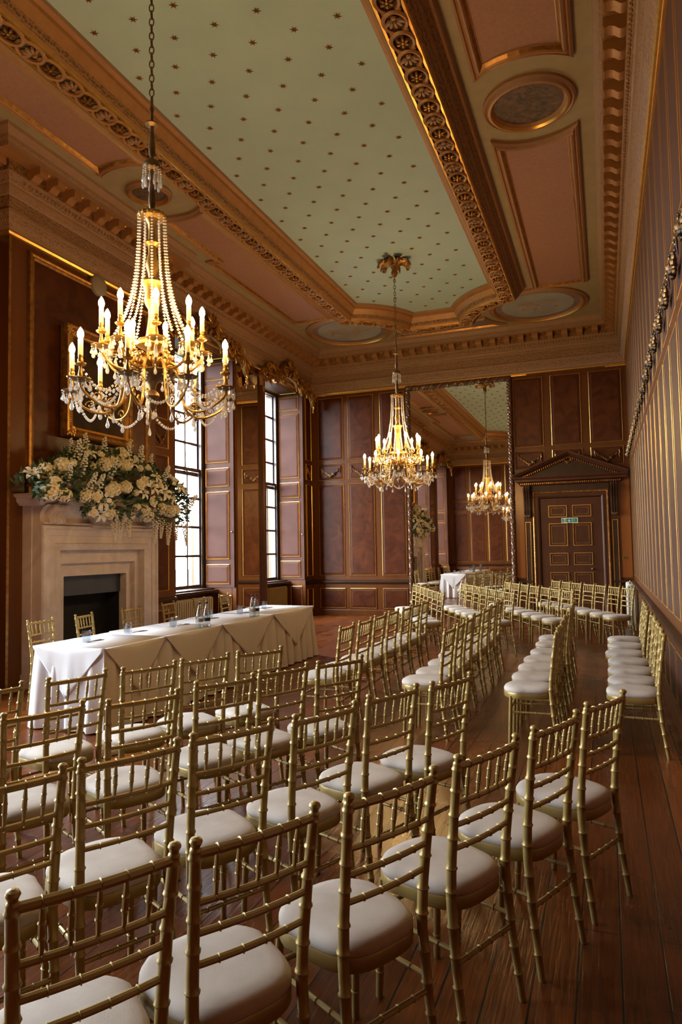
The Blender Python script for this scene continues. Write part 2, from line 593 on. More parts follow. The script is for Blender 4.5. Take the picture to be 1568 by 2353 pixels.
# right wall ---------------------------------------------------------
mb = MB('stile')
mb.box(XR, YF, 0, XR + .12, YB, ZC, 'stile')
PITCH_R = .645
ys = [6.745 + PITCH_R * i for i in range(-11, 14)]
for y in ys:
    for v0, v1 in ROWS: panel(mb, F_right, y + .06, v0, y + PITCH_R - .06, v1, field='rwall', bevel='rbevel', bev=.03, gw=.010, h=.092)
rails(mb, F_right, YF, YB)
wr = struct(mb.build('wall_right'), 'long polished panelled wall with gold edges on the right', 'wall')
first = None
for y in ys:
    if first is None:
        first = swag_mesh(.40, 'bronze', 'dark', 5, 1.35).build('carved_garland', wr)
        o = first
        o.location = F_right(y + PITCH_R / 2, 3.53, .015)
        o.rotation_euler = (0, 0, -PI / 2)
    else: swag(first, wr, F_right, y + PITCH_R / 2, 3.53, -PI / 2).location.x -= .015
skirting('baseboard_right', F_right, [(YF, YB)], 'right')

# left wall with four window bays ------------------------------------
mb = MB('stile')
XO = -7.82
segs = [(YF, WIN[3][0]), (WIN[3][1], WIN[2][0]), (WIN[2][1], WIN[0][0]), (WIN[0][1], WIN[1][0]), (WIN[1][1], YB)]
PIERS = [segs[1], segs[3]]
for a, b in segs:
    if (a, b) in PIERS:
        mb.box(XO, a, 0, XL - .08, b, 5.46, 'stile')
        mb.box(XO, a, 5.46, XL, b, ZC, 'stile')
    else: mb.box(XO, a, 0, XL, b, ZC, 'stile')
for a, b in WIN:
    mb.box(XO, a, ZT, XL, b, ZC, 'stile')
    mb.box(XO, a, 0, -7.40, b, ZS - .08, 'stile')
    def F_soff(u, v, d): return (u, v, ZT - d)
    panel(mb, F_soff, XG + .16, a + .12, XL - .10, b - .12, field='shutter', bevel='bevel')
    def F_lo1(u, v, d): return (u, b - d, v)
    def F_lo0(u, v, d): return (u, a + d, v)
    for fr in (F_lo0, F_lo1): panel(mb, fr, -7.2, .2, XL - .08, .74, field='burl')
# breast, with the firebox left open
mb.box(XL, BY0, 0, BX, 6.97, ZC, 'stile')
mb.box(XL, 8.20, 0, BX, BY1, ZC, 'stile')
mb.box(XL, 6.97, 1.31, BX, 8.20, ZC, 'stile')
def rect(i, d): return [F_breast(6.50 + i, 2.30 + i, d), F_breast(8.92 - i, 2.30 + i, d), F_breast(8.92 - i, 5.38 - i, d), F_breast(6.50 + i, 5.38 - i, d)]
mb.loft([rect(0, 0), rect(.005, .03), rect(.03, .045), rect(.05, .03), rect(.065, .035), rect(.09, .012)], 'dimgold', smooth=False)
mb.add(rect(.09, .006), [(0, 1, 2, 3)], 'burl')
mb.loft([[F_breast(BY0 - .004, z, .006), F_breast(BY0 + .03, z, .012)] for z in (0, 5.46)], 'dimgold', closed=False, smooth=False)
for a, b in ((9.24, 9.74), (15.46, 15.80), (5.56, 6.06)):
    for v0, v1 in ROWS: panel(mb, F_left, a, v0, b, v1)
for a, b in ((BY1, WIN[0][0]), (WIN[1][1], YB), (WIN[2][1], BY0), (YF, WIN[3][0])): rails(mb, F_left, a, b)
wall_left = struct(mb.build('wall_left'), 'window wall on the left with a chimney breast and deep panelled bays', 'wall')
for a, b in ((9.24, 9.74), (15.46, 15.80), (5.56, 6.06)):
    o = swag(src_sw, wall_left, F_left, (a + b) / 2, 3.53, PI / 2)
    o.scale = ((b - a) / .75, 1, 1)
skirting('baseboard_left', F_left, [(YF, WIN[3][0]), (WIN[2][1], BY0), (BY1, WIN[0][0]), (WIN[1][1], YB)], 'left')

def window(n, y0, y1, where):
    e = thing(f'window_{n}', f'tall sash window with dark glazing bars {where}', 'window')
    e['kind'] = 'structure'
    xa, xb = XG - .07, XG + .02
    g0, g1 = y0 + .13, y1 - .13
    zb, zt, zm = .955, 5.42, 3.19
    fr = MB('sash')
    fr.box(xa - .06, y0, ZS, xb + .03, g0, ZT, 'sash')
    fr.box(xa - .06, g1, ZS, xb + .03, y1, ZT, 'sash')
    fr.box(xa - .06, g0, ZT - .05, xb + .03, g1, ZT, 'sash')
    fr.build('window_frame', e)
    for nm, za, zc, xx in (('lower_sash', zb, zm + .02, XG), ('upper_sash', zm - .02, zt, XG - .045)):
        sb = MB('sash')
        sb.box(xx - .02, g0, za - .07, xx + .02, g1, za, 'sash')
        sb.box(xx - .02, g0, zc - .03, xx + .02, g1, zc + .03, 'sash')
        sb.box(xx - .02, g0, za, xx + .02, g0 + .04, zc, 'sash')
        sb.box(xx - .02, g1 - .04, za, xx + .02, g1, zc, 'sash')
        for i in range(1, 4):
            y = lerp(g0, g1, i / 4)
            sb.box(xx - .018, y - .021, za, xx + .018, y + .021, zc, 'sash')
            z = lerp(za, zc, i / 4)
            sb.box(xx - .016, g0, z - .021, xx + .016, g1, z + .021, 'sash')
        o = sb.build(nm, e)
        p = MB('pane')
        p.box(xx - .003, g0 + .01, za - .03, xx + .003, g1 - .01, zc + .01, 'pane')
        p.build('glass', o)
    s = MB('dark')
    s.box(XG - .06, y0, ZS - .07, -7.20, y1, ZS - .03, 'dark')
    s.box(XG - .06, y0, ZS - .03, -7.30, y1, ZS, 'dark')
    s.build('window_sill', e)
    xi, xo = XG + .06, XL - .005
    for side, yy in ((1, y1), (-1, y0)):
        fb = lambda u, v, d: (u, yy - side * (.03 + d), v)
        sh = MB('shutter')
        sh.box(xi, min(yy, yy - side * .03), ZS + .01, xo, max(yy, yy - side * .03), ZT - .01, 'shutter')
        for v0, v1 in ((.95, 1.35), (1.44, 2.79), (2.88, 3.26), (3.36, 4.94), (5.03, 5.38)):
            panel(sh, fb, xi + .03, v0, xo - .10, v1, field='shutter', bevel='bevel', bev=.045)
        o = sh.build('shutter', e)
        k = MB('chrome')
        k.ball((xo - .045, yy - side * .045, 1.98), .018, 'chrome')
        k.build('knob', o)
    # light comes in through the glass: the portal only guides the sky's own light
    ld = bpy.data.lights.new('daylight_portal', 'AREA')
    ld.shape = 'RECTANGLE'
    ld.size, ld.size_y = zt - zb, g1 - g0
    ld.cycles.is_portal = True
    lo = bpy.data.objects.new('daylight_portal', ld)
    COL.objects.link(lo)
    lo.location = (XG - .12, (g0 + g1) / 2, (zb + zt) / 2)
    lo.rotation_euler = (0, -PI / 2, 0)
    return e
for i, (a, b) in enumerate(WIN):
    window(i + 1, a, b, ['just right of the fireplace', 'in the far bay beside the end wall', 'left of the fireplace, seen only in the mirror', 'nearest the near end wall, seen only in the mirror'][i])

# ceiling ------------------------------------------------------------
mb = MB('olive')
mb.box(XL - 1.0, YF - .1, ZC, XR + .1, YB + .1, ZC + .12, 'olive')
ceiling = struct(mb.build('ceiling'), 'ornate plaster ceiling with a pale blue field of copper stars', 'ceiling')

def field_path(d, arc=14):
    a, b, r = 1.30 + d, 6.10 + d, 1.75 - d
    cx, cyy = 2.04, 6.70
    y1 = cyy - math.sqrt(r * r - (cx - a) ** 2)
    x2 = cx - math.sqrt(r * r - (cyy - b) ** 2)
    t1 = math.atan2(y1 - cyy, a - cx)
    t2 = math.atan2(b - cyy, x2 - cx)
    if t2 > 0: t2 -= 2 * PI
    q = [(a, y1)] + [(cx + r * math.cos(lerp(t1, t2, i / arc)), cyy + r * math.sin(lerp(t1, t2, i / arc))) for i in range(1, arc)] + [(x2, b)]
    pts = q + [(-x, y) for x, y in q[::-1]] + [(-x, -y) for x, y in q] + [(x, -y) for x, y in q[::-1]]
    return [(XC + x, YC + y) for x, y in pts]

mb = MB('blue')
lp = field_path(0)
mb.add([(x, y, ZC - .004) for x, y in lp], [tuple(range(len(lp)))], 'blue')
mb.build('painted_field', ceiling)
mb = MB('star')
k = 0
for j in range(-36, 26):
    y = 5.04 + .337 * j
    for i in range(-8, 10):
        x = -3.45 + .44 * i + (.22 if j % 2 else 0)
        u, v = abs(x - XC), abs(y - YC)
        if u > 1.22 or v > 6.0 or math.hypot(u - 2.04, v - 6.7) < 1.84: continue
        if math.hypot(x + 3.19, y - 11.1) < .22 or math.hypot(x + 3.10, y - 4.24) < .22: continue
        vs = [(x, y, ZC - .022)]
        for q in range(12):
            r = .046 if q % 2 == 0 else .016
            vs.append((x + r * math.cos(PI * q / 6 + .5), y + r * math.sin(PI * q / 6 + .5), ZC - .006))
        mb.add(vs, [(0, 1 + q, 1 + (q + 1) % 12) for q in range(12)], 'star')
o = mb.build('copper_stars', ceiling)
o['kind'] = 'stuff'

# the dropped frame around the blue field
prof = [(-.005, 6.5), (0, 6.455), (.05, 6.44), (.055, 6.40), (.10, 6.335), (.115, 6.31), (.15, 6.245), (.165, 6.215), (.172, 6.19), (.195, 6.19), (.20, 6.215), (.405, 6.215), (.41, 6.19), (.435, 6.185), (.445, 6.215), (.455, 6.22), (.51, 6.30), (.52, 6.32), (.575, 6.41), (.60, 6.425), (.62, 6.5)]
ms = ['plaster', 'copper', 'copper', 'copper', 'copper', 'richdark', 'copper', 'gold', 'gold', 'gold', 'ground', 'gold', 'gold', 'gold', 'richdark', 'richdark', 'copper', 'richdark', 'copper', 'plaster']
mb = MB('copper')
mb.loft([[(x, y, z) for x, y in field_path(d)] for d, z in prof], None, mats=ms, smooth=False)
frame = struct(mb.build('trim_1'), 'dropped gilt ceiling frame with interlaced roundels around the starred field', 'ceiling moulding')
# guilloche
lp = [Vector((x, y)) for x, y in field_path(.303)]
seg = [(lp[(i + 1) % len(lp)] - lp[i]).length for i in range(len(lp))]
tot = sum(seg)
ncell = 2 * round(tot / .25 / 2)
mb = MB('dimgold', 'plaster', 'copper')
pos, i, acc = [], 0, 0
for c in range(ncell):
    s = tot * (c + .5) / ncell
    while acc + seg[i] < s:
        acc += seg[i]
        i += 1
    t = (s - acc) / seg[i]
    p = lp[i].lerp(lp[(i + 1) % len(lp)], t)
    dr = (lp[(i + 1) % len(lp)] - lp[i]).normalized()
    pos.append((p, dr))
rnd = random.Random(4)
for c, (p, dr) in enumerate(pos):
    nn = Vector((-dr.y, dr.x))
    P = lambda a, b, z: (p.x + dr.x * a + nn.x * b, p.y + dr.y * a + nn.y * b, z)
    mb.tube([P(.136 * math.cos(q * PI / 8), .104 * math.sin(q * PI / 8), 6.192 + .010 * math.cos(q * PI / 8)) for q in range(16)], .020, 'copper', 5, closed=True)
    R = Matrix.Rotation(math.atan2(dr.y, dr.x), 3, 'Z')
    if c % 2:
        for q in range(6):
            a = q * PI / 3 + .2
            mb.ball(P(.042 * math.cos(a), .042 * math.sin(a), 6.19), (.030, .017, .022), 'dimgold', 6, 4, rot=R @ Matrix.Rotation(a, 3, 'Z'))
        mb.ball(P(0, 0, 6.185), .018, 'gold', 6, 4)
    else:
        for q in range(-2, 3):
            a = q * .5
            mb.ball(P(-.045 + .062 * math.cos(a), .062 * math.sin(a) * 1.25, 6.19), (.052, .020, .026), 'plaster', 6, 4, rot=R @ Matrix.Rotation(a, 3, 'Z'))
        mb.ball(P(-.055, 0, 6.19), (.022, .03, .02), 'copper', 6, 4, rot=R)
    for sg in (-1, 1):
        mb.ball(P(.128, .075 * sg, 6.20), (.02, .02, .015), 'copper', 5, 4)
mb.build('guilloche', frame)

# framed panels and roundels of the outer ring
def ring_panel(name, poly, label, fill='pink', w=1.0):
    mb = MB('copper')
    pr = [(0, 6.5), (.0, 6.465), (.028, 6.445), (.04, 6.46), (.062, 6.44), (.085, 6.43), (.10, 6.445), (.125, 6.475), (.135, 6.48)]
    mm = ['copper', 'plaster', 'copper', 'copper', 'plaster', 'copper', 'dimgold', 'copper']
    mb.loft([[(x, y, z) for x, y in offset(poly, d * w)] for d, z in pr], None, mats=mm, smooth=False)
    q = offset(poly, .13 * w)
    mb.add([(x, y, 6.484) for x, y in q], [tuple(range(len(q)))], fill)
    return struct(mb.build(name), label, 'ceiling panel')

def ccw(p):
    a = sum(p[i][0] * p[(i + 1) % len(p)][1] - p[(i + 1) % len(p)][0] * p[i][1] for i in range(len(p)))
    return p if a > 0 else p[::-1]

def side_panel(cx, hw, cyo, step=None, far=1):
    """long panel whose near end curves around the small roundel"""
    R = math.hypot(hw, .57)
    hwl = hw
    arc = [(cx + hwl * (1 - 2 * i / 10), YC + math.sqrt(R * R - (hwl * (1 - 2 * i / 10)) ** 2)) for i in range(11)]
    y1 = 13.36
    if step:
        xs, ysn = step
        p = arc + [(cx - hw, ysn), (xs, ysn), (xs, y1), (cx + hw, y1)]
    else: p = arc + [(cx - hw, y1), (cx + hw, y1)]
    if far < 0: p = [(x, 2 * YC - y) for x, y in p]
    return ccw(p)

CR = [(-1.12, 14.35), (-5.2, 14.35), (-1.12, .95), (-5.2, .95)]
t = 2
for far, nm in ((1, 'far'), (-1, 'near')):
    ring_panel(f'trim_{t}', side_panel(-.62, .50, YC, None, far), f'long rose pink ceiling panel on the right, {nm} half', 'pink'); t += 1
    ring_panel(f'trim_{t}', side_panel(-5.58, .38, YC, (-6.14, 9.86), far), f'long rose pink ceiling panel above the windows, {nm} half', 'pink'); t += 1

def roundel(n, cx, cyy, r, fill, label, fig=False):
    poly = [(cx + r * math.cos(2 * PI * i / 48), cyy + r * math.sin(2 * PI * i / 48)) for i in range(48)]
    mb = MB('copper')
    pr = [(0, 6.5), (.0, 6.47), (.03, 6.45), (.045, 6.46), (.07, 6.435), (.10, 6.43), (.12, 6.455), (.15, 6.49)]
    k = min(1, r / .6)
    mb.loft([[(x, y, z) for x, y in offset(poly, d * k)] for d, z in pr], None, mats=['copper', 'plaster', 'copper', 'plaster', 'copper', 'gold', 'copper'], smooth=True)
    q = offset(poly, .14 * k)
    mb.add([(x, y, 6.49) for x, y in q], [tuple(range(48))], fill)
    if fig:                                              # faint painted clouds and figures, generic
        q = offset(poly, .27)
        mb.add([(x, y, 6.4885) for x, y in q], [tuple(range(48))], 'fresco')
        rnd = random.Random(n)
        for i in range(15):
            a, rr = rnd.uniform(0, 2 * PI), r * .5 * math.sqrt(rnd.random())
            px, py = cx + rr * math.cos(a), cyy + rr * math.sin(a) * .55
            e1, e2, ph = rnd.uniform(.05, .16), rnd.uniform(.025, .06), rnd.uniform(0, PI)
            blob = [(px + e1 * math.cos(s) * math.cos(ph) - e2 * math.sin(s) * math.sin(ph) * (1 + .5 * math.sin(3 * s + i)), py + e1 * math.cos(s) * math.sin(ph) + e2 * math.sin(s) * math.cos(ph) * (1 + .5 * math.sin(3 * s + i))) for s in [2 * PI * j / 14 for j in range(14)]]
            mb.add([(x, y, 6.487 - .0003 * i) for x, y in blob], [tuple(range(14))], 'fresco2')
    return struct(mb.build(f'trim_{n}'), label, 'ceiling roundel')
for (x, y), nm in zip(CR, ('far right', 'far left', 'near right', 'near left')):
    roundel(t, x, y, .98, 'purple', f'large round painted ceiling panel in the {nm} corner', True); t += 1
roundel(t, -.62, YC + .03, .50, 'floral', 'small round ceiling panel of dark painted flowers on the right'); t += 1
roundel(t, -5.64, YC, .31, 'floral', 'small round ceiling panel above the fireplace'); t += 1
for yy, nm, sg in ((14.5, 'far', 1), (.8, 'near', -1)):
    pts = []
    for cx, s in ((-1.12, 1), (-5.2, -1)):
        R = 1.14
        arc = []
        for i in range(9):
            y = lerp(14.62, 15.24, i / 8)
            dx = math.sqrt(max(R * R - (y - 14.35) ** 2, 0))
            arc.append((cx - s * dx, y))
        pts += arc if s > 0 else arc[::-1]
    if sg < 0: pts = [(x, 2 * YC - y) for x, y in pts]
    ring_panel(f'trim_{t}', ccw(pts), f'narrow purple ceiling panel at the {nm} end', 'purple', .6); t += 1

# cornice --------------------------------------------------------------
peri = [(XR, YF), (XR, YB), (XL, YB), (XL, BY1), (BX, BY1), (BX, BY0), (XL, BY0), (XL, YF)]
cp = [(0, 5.46), (.035, 5.465), (.05, 5.49), (.035, 5.52), (.04, 5.56), (.085, 5.64), (.10, 5.70), (.10, 5.735), (.065, 5.75), (.065, 5.92), (.085, 5.935), (.115, 5.965), (.125, 6.00), (.125, 6.03), (.14, 6.04), (.195, 6.12), (.20, 6.14), (.20, 6.27), (.40, 6.275), (.40, 6.33), (.405, 6.345), (.425, 6.36), (.43, 6.39), (.455, 6.43), (.475, 6.46), (.48, 6.5)]
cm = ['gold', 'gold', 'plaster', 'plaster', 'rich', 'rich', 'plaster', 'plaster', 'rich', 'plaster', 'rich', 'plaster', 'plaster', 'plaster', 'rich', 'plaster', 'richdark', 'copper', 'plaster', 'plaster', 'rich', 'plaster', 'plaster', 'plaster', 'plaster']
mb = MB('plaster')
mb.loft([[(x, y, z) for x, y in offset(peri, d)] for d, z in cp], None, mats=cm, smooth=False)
cor = struct(mb.build(f'trim_{t}'), 'deep carved plaster cornice with brackets around the whole room', 'cornice')
mb = MB('copper', 'dimgold', 'plaster')
pr = [(.0, .0), (.03, -.012), (.06, -.005), (.10, .03), (.15, .045), (.185, .03), (.195, .06), (.19, .13), (0, .13)]   # scroll bracket from the side: out, up
n = len(peri)
for i in range(n):
    a, b = Vector(peri[i]), Vector(peri[(i + 1) % n])
    ln = (b - a).length
    if ln < .5: continue
    dr = (b - a) / ln
    nn = Vector((-dr.y, dr.x))
    m0 = .28 if ln > 3.2 else .15
    cnt = max(1, round((ln - 2 * m0) / .305))
    for c in range(cnt + 1):
        s = m0 + (ln - 2 * m0) * c / cnt
        fn = lambda u, v, d: (a.x + dr.x * (s + d) + nn.x * (.20 + u), a.y + dr.y * (s + d) + nn.y * (.20 + u), 6.14 + v)
        mb.prism(pr, fn, -.062, .062, 'copper')
        if c < cnt:
            s2 = s + .5 * (ln - 2 * m0) / cnt
            mb.ball((a.x + dr.x * s2 + nn.x * .30, a.y + dr.y * s2 + nn.y * .30, 6.268), (.05, .05, .022), 'gold', 7, 4)
mb.build('brackets', cor)
mb = MB('plaster', 'copper')
for i in range(n):                                        # bead row under the brackets
    a, b = Vector(peri[i]), Vector(peri[(i + 1) % n])
    ln = (b - a).length
    dr = (b - a) / ln
    nn = Vector((-dr.y, dr.x))
    for c in range(int(ln / .062)):
        s = (c + .5) * .062
        mb.ball((a.x + dr.x * s + nn.x * .175, a.y + dr.y * s + nn.y * .175, 6.082), (.020, .020, .026), 'plaster' if c % 2 else 'copper', 5, 3)
mb.build('bead_row', cor)
t += 1
# ------------------------------------------------------------------ outdoors, seen through the first bay
mb = MB('grass')
mb.add([(-80, -60, -.9), (-7.9, -60, -.9), (-7.9, 90, -.9), (-80, 90, -.9)], [(0, 1, 2, 3)], 'grass')
struct(mb.build('lawn'), 'green lawn outside the windows', 'lawn')
wg = thing('building_wing', 'pale stone wing of the house outside the windows', 'building', (-9.3, 18, -.9))
mb = MB('stonewall')
mb.box(-1.5, -1.6, 0, 1.46, 8, 9, 'stonewall')
mb.box(-1.58, -1.68, 9, 1.46, 8.1, 9.35, 'stonewall')
mb.box(-1.56, -1.66, 0, 1.46, 8.1, .5, 'stonewall')
mb.build('wall', wg)
tr = thing('willow_tree', 'pale green weeping tree on the lawn outside the window', 'tree', (-27.5, 30, -.9))
mb = MB('tree')
rnd = random.Random(2)
for i in range(420):
    a, h = rnd.uniform(0, 2 * PI), rnd.random() ** .8
    r = 5.2 * math.sqrt(max(0, 1 - h * h)) * rnd.uniform(.75, 1.05)
    mb.ball((r * math.cos(a), r * math.sin(a), 1.2 + 7.5 * h), (.35, .35, rnd.uniform(.5, 1.2)), 'tree', 5, 4)
mb.build('foliage', tr)
mb = MB('bronze')
mb.tube([(0, 0, 0), (.1, 0, 2), (-.1, .1, 5)], [.45, .35, .2], 'bronze', 8)
mb.build('trunk', tr)

# ------------------------------------------------------------------ chiavari chairs
def make_chair():
    t = thing('chiavari_chair', '', 'chair')
    def path(p, q):                                       # z -> centre of the rear post
        pts = [(.176, -.205, 0), (.170, -.172, .24), (.166, -.156, .44), (.168, -.163, .56), (.173, -.182, .72), (.180, -.205, .885)]
        return pts
    pp = path(0, 0)
    def post_at(z):
        for a, b in zip(pp, pp[1:]):
            if a[2] <= z <= b[2]: return Vector(a).lerp(Vector(b), (z - a[2]) / (b[2] - a[2]))
        return Vector(pp[-1])
    nodes = [.09, .18, .27, .36, .47, .545, .645, .72, .80, .87]
    def post(s):
        zs, rs = [], []
        z = 0
        base = lambda z: lerp(.0125, .0175, min(1, z / .42)) if z < .42 else lerp(.0175, .0145, (z - .42) / .47)
        st = sorted(set([0, .02, .885] + [round(i * .045, 4) for i in range(1, 19)] + [n + d for n in nodes for d in (-.0075, -.003, 0, .003, .0075)]))
        for z in st:
            k = min((abs(z - n) for n in nodes))
            bump = .0042 if k < .0005 else (.0030 if k < .0035 and k > .002 else 0)
            zs.append(z)
            rs.append(base(z) + bump)
        pts = [post_at(z) for z in zs]
        top = pts[-1]
        pts += [top + Vector((0, -.001, .004)), top + Vector((0, -.002, .010)), top + Vector((0, -.003, .016)), top + Vector((0, -.004, .024)), top + Vector((0, -.005, .031)), top + Vector((0, -.005, .035))]
        rs += [.0150, .0105, .0125, .0168, .0135, .004]
        mb = MB('chair')
        mb.tube([(s * p.x, p.y, p.z) for p in pts], rs, 'chair', 10)
        return mb
    for s in (-1, 1): post(s).build('back_post', t)
    def stick(a, b, r, nn, m='chair', n=8, bulge=.0036, taper=0):
        a, b = Vector(a), Vector(b)
        ln = (b - a).length
        ts, rs = [], []
        st = [0, 1] + [i / 10 for i in range(1, 10)]
        for q in nn: st += [q - .006 / ln, q - .0025 / ln, q, q + .0025 / ln, q + .006 / ln]
        st = sorted(set(round(min(1, max(0, x)), 5) for x in st))
        for x in st:
            k = min((abs(x - q) * ln for q in nn), default=9)
            ts.append(a.lerp(b, x))
            rs.append(r * (1 - taper * abs(2 * x - 1) ** 1.5) + (bulge if k < .001 else 0))
        mb = MB(m)
        mb.tube(ts, rs, m, n)
        return mb
    for s in (-1, 1):
        stick((s * .172, .168, 0), (s * .163, .150, .41), .0145, [.22, .48, .74], n=10, taper=.12).build('front_leg', t)
    RZ = [.878, .758, .683, .605]
    def rail(z, r, nn):
        p = post_at(z)
        st = sorted(set([i / 12 for i in range(13)] + [q + d for q in nn for d in (-.016, -.006, 0, .006, .016)]))
        pts, rs = [], []
        for x in st:
            k = min(abs(x - q) for q in nn)
            pts.append((lerp(-p.x, p.x, x), p.y - .012 * (1 - (2 * x - 1) ** 2), z))
            rs.append(r + (.0036 if k < .002 else 0))
        mb = MB('chair')
        mb.tube(pts, rs, 'chair', 8)
        return mb
    rail(RZ[0], .0122, [.16, .33, .5, .67, .84]).build('top_rail', t)
    for z in RZ[1:]: rail(z, .0092, [.16, .33, .5, .67, .84] if z > .7 else [.2, .4, .6, .8]).build('back_rail', t)
    for i in range(5):
        x = (.16, .33, .5, .67, .84)[i]
        a, b = post_at(.758), post_at(.878)
        f = 1 - (2 * x - 1) ** 2
        stick((lerp(-a.x, a.x, x), a.y - .012 * f, .762), (lerp(-b.x, b.x, x), b.y - .012 * f, .874), .0082, [.36, .64], bulge=.002, taper=.45).build('spindle', t)
    # seat: rounded front, slightly narrower back
    def outline(k, n=44):
        pts = []
        for i in range(n):
            a = 2 * PI * i / n
            c, s = math.cos(a), math.sin(a)
            e = .80 if s > 0 else .62
            x = abs(c) ** e * (1 if c > 0 else -1)
            y = abs(s) ** e * (1 if s > 0 else -1)
            wd = lerp(.172, .205, (y + 1) / 2) if y < .3 else .199 + .004 * (1 - y)
            pts.append((x * wd * k, .018 + y * .198 * k))
        return pts
    mb = MB('chair')
    L3 = lambda k, z: [(x, y, z) for x, y in outline(k)]
    mb.loft([L3(.90, .392), L3(.985, .392), L3(1.0, .397), L3(1.0, .430), L3(.985, .436), L3(.6, .436)], 'chair', caps=True)
    mb.build('seat_frame', t)
    mb = MB('cream')
    lo = [L3(.95, .434), L3(.985, .437), L3(1.005, .445), L3(1.0, .455), L3(.965, .466), L3(.88, .4755), L3(.7, .481), L3(.4, .484), L3(.1, .4845)]
    mb.loft(lo, 'cream', caps=True)
    mb.build('cushion', t)
    def leg_at(s, z): return Vector((s * lerp(.172, .163, z / .41), lerp(.168, .150, z / .41), z))
    def rear_at(s, z):
        p = post_at(z)
        return Vector((s * p.x, p.y, z))
    for s in (-1, 1): stick(rear_at(s, .285), leg_at(s, .285), .0085, [.2, .4, .6, .8]).build('stretcher', t)
    stick(leg_at(-1, .31), leg_at(1, .31), .0085, [.2, .4, .6, .8]).build('stretcher', t)
    stick(rear_at(-1, .245), rear_at(1, .245), .0085, [.2, .4, .6, .8]).build('stretcher', t)
    return t

chair0 = make_chair()
chair0.scale = (.955, 1, 1)
chair_used = False
def place_chair(mx, my, ang, label, group):
    """mx,my: middle between the two finials; ang: heading of the chair's own x axis, degrees"""
    global chair_used
    o = chair0 if not chair_used else copy_tree(chair0)
    chair_used = True
    a = math.radians(ang)
    # finials sit .210 behind the chair's origin
    o.location = (mx - math.sin(a) * .210, my + math.cos(a) * .210, 0)
    o.rotation_euler = (0, 0, a)
    o['label'] = label
    o['group'] = group

ORD = ['first', 'second', 'third', 'fourth', 'fifth', 'sixth', 'seventh', 'eighth']
near_rows = {
    'row nearest the camera': [(-1.036, 1.228, 59), (-.828, 1.562, 59.5), (-.596, 1.954, 61.4), (-.394, 2.397, 65), (-.202, 2.838, 66.5), (-.022, 3.305, 64.5)],
    'second row from the camera': [(-1.72, 1.62, 62), (-1.545, 1.993, 62), (-1.360, 2.366, 60.5), (-1.130, 2.748, 65), (-.968, 3.200, 66), (-.770, 3.592, 67.5)],
    'third row from the camera': [(-2.335, 2.413, 66), (-2.074, 2.768, 61), (-1.920, 3.260, 60.5), (-1.769, 3.666, 63.8), (-1.558, 4.031, 60)],
    'near angled row closest to the table': [(-2.985, 2.70, 70), (-2.805, 3.144, 71), (-2.605, 3.532, 65), (-2.448, 3.907, 63.7), (-2.252, 4.291, 59)],
}
for rn, lst in near_rows.items():
    for i, (x, y, a) in enumerate(lst):
        place_chair(x, y, a, f'gold bamboo-turned chair, {ORD[i]} from the left in the {rn}', 'chairs in the near angled rows')
rj = random.Random(11)
mid = {
    'straight row closest to the table': (-2.20, [5.88, 6.36, 6.86, 7.37, 7.88, 8.36, 8.82]),
    'second straight row from the table': (-1.262, [5.85, 6.30, 6.79, 7.29, 7.83, 8.40, 8.94]),
    'straight row beside the open aisle': (-.385, [5.80, 6.28, 6.75, 7.23, 7.75, 8.38, 8.95]),
    'row standing against the right wall': (.395, [5.85, 6.30, 6.80, 7.32, 7.86, 8.45, 9.02]),
}
for rn, (x, yl) in mid.items():
    for i, y in enumerate(yl):
        place_chair(x + rj.uniform(-.012, .012), y, 90 + rj.uniform(-2, 2), f'gold bamboo-turned chair, {ORD[i]} from the camera in the {rn}', 'chairs in the straight middle rows')
far = {
    'far angled row closest to the table': ((-3.40, 12.92), (-2.39, 10.55), None),
    'second far angled row from the table': None, 'third far angled row from the table': None, 'far angled row by the door': None,
}
def bearing_row(p, q, xs):
    """seats on the line p-q along the bearings x/y"""
    out = []
    n = len(xs)
    for i, (x, y) in enumerate(xs):
        k = x / y
        # p + t(q-p) with x = k*y
        t = (k * p[1] - p[0]) / ((q[0] - p[0]) - k * (q[1] - p[1]))
        t = .45 * t + .55 * i / (n - 1)
        out.append((p[0] + t * (q[0] - p[0]), p[1] + t * (q[1] - p[1])))
    return out
E1 = [(lerp(-3.42, -2.39, i / 6), lerp(12.95, 10.58, i / 6)) for i in range(7)]
E2 = bearing_row((-2.62, 13.45), (-1.39, 10.85), [(-2.53, 13.29), (-2.33, 12.89), (-2.10, 12.35), (-1.955, 12.15), (-1.77, 11.8), (-1.57, 11.3), (-1.39, 10.9)])
E3 = bearing_row((-1.85, 14.05), (-.56, 11.30), [(-1.79, 13.9), (-1.59, 13.48), (-1.39, 13.19), (-1.18, 12.84), (-.93, 12.17), (-.75, 11.51), (-.563, 11.34)])
E4 = bearing_row((-.95, 14.50), (.325, 12.04), [(-.93, 14.47), (-.71, 14.03), (-.525, 13.77), (-.27, 13.1), (-.09, 12.84), (.127, 12.37), (.32, 12.05)])
for rn, row in zip(far, (E1, E2, E3, E4)):
    for i, (x, y) in enumerate(row[::-1]):
        place_chair(x, y, 118 + rj.uniform(-2.5, 2.5), f'gold bamboo-turned chair, {ORD[i]} from the camera in the {rn}', 'chairs in the far angled rows')
K = [(-5.606, 5.72, -90), (-5.58, 6.34, -79), (-5.628, 7.24, -92), (-5.66, 8.07, -82), (-5.654, 8.85, -84), (-5.785, 9.78, -83)]
for i, (x, y, a) in enumerate(K):
    place_chair(x, y, a, f'gold bamboo-turned chair behind the long white table, {ORD[i]} from its near end', 'chairs behind the white table')
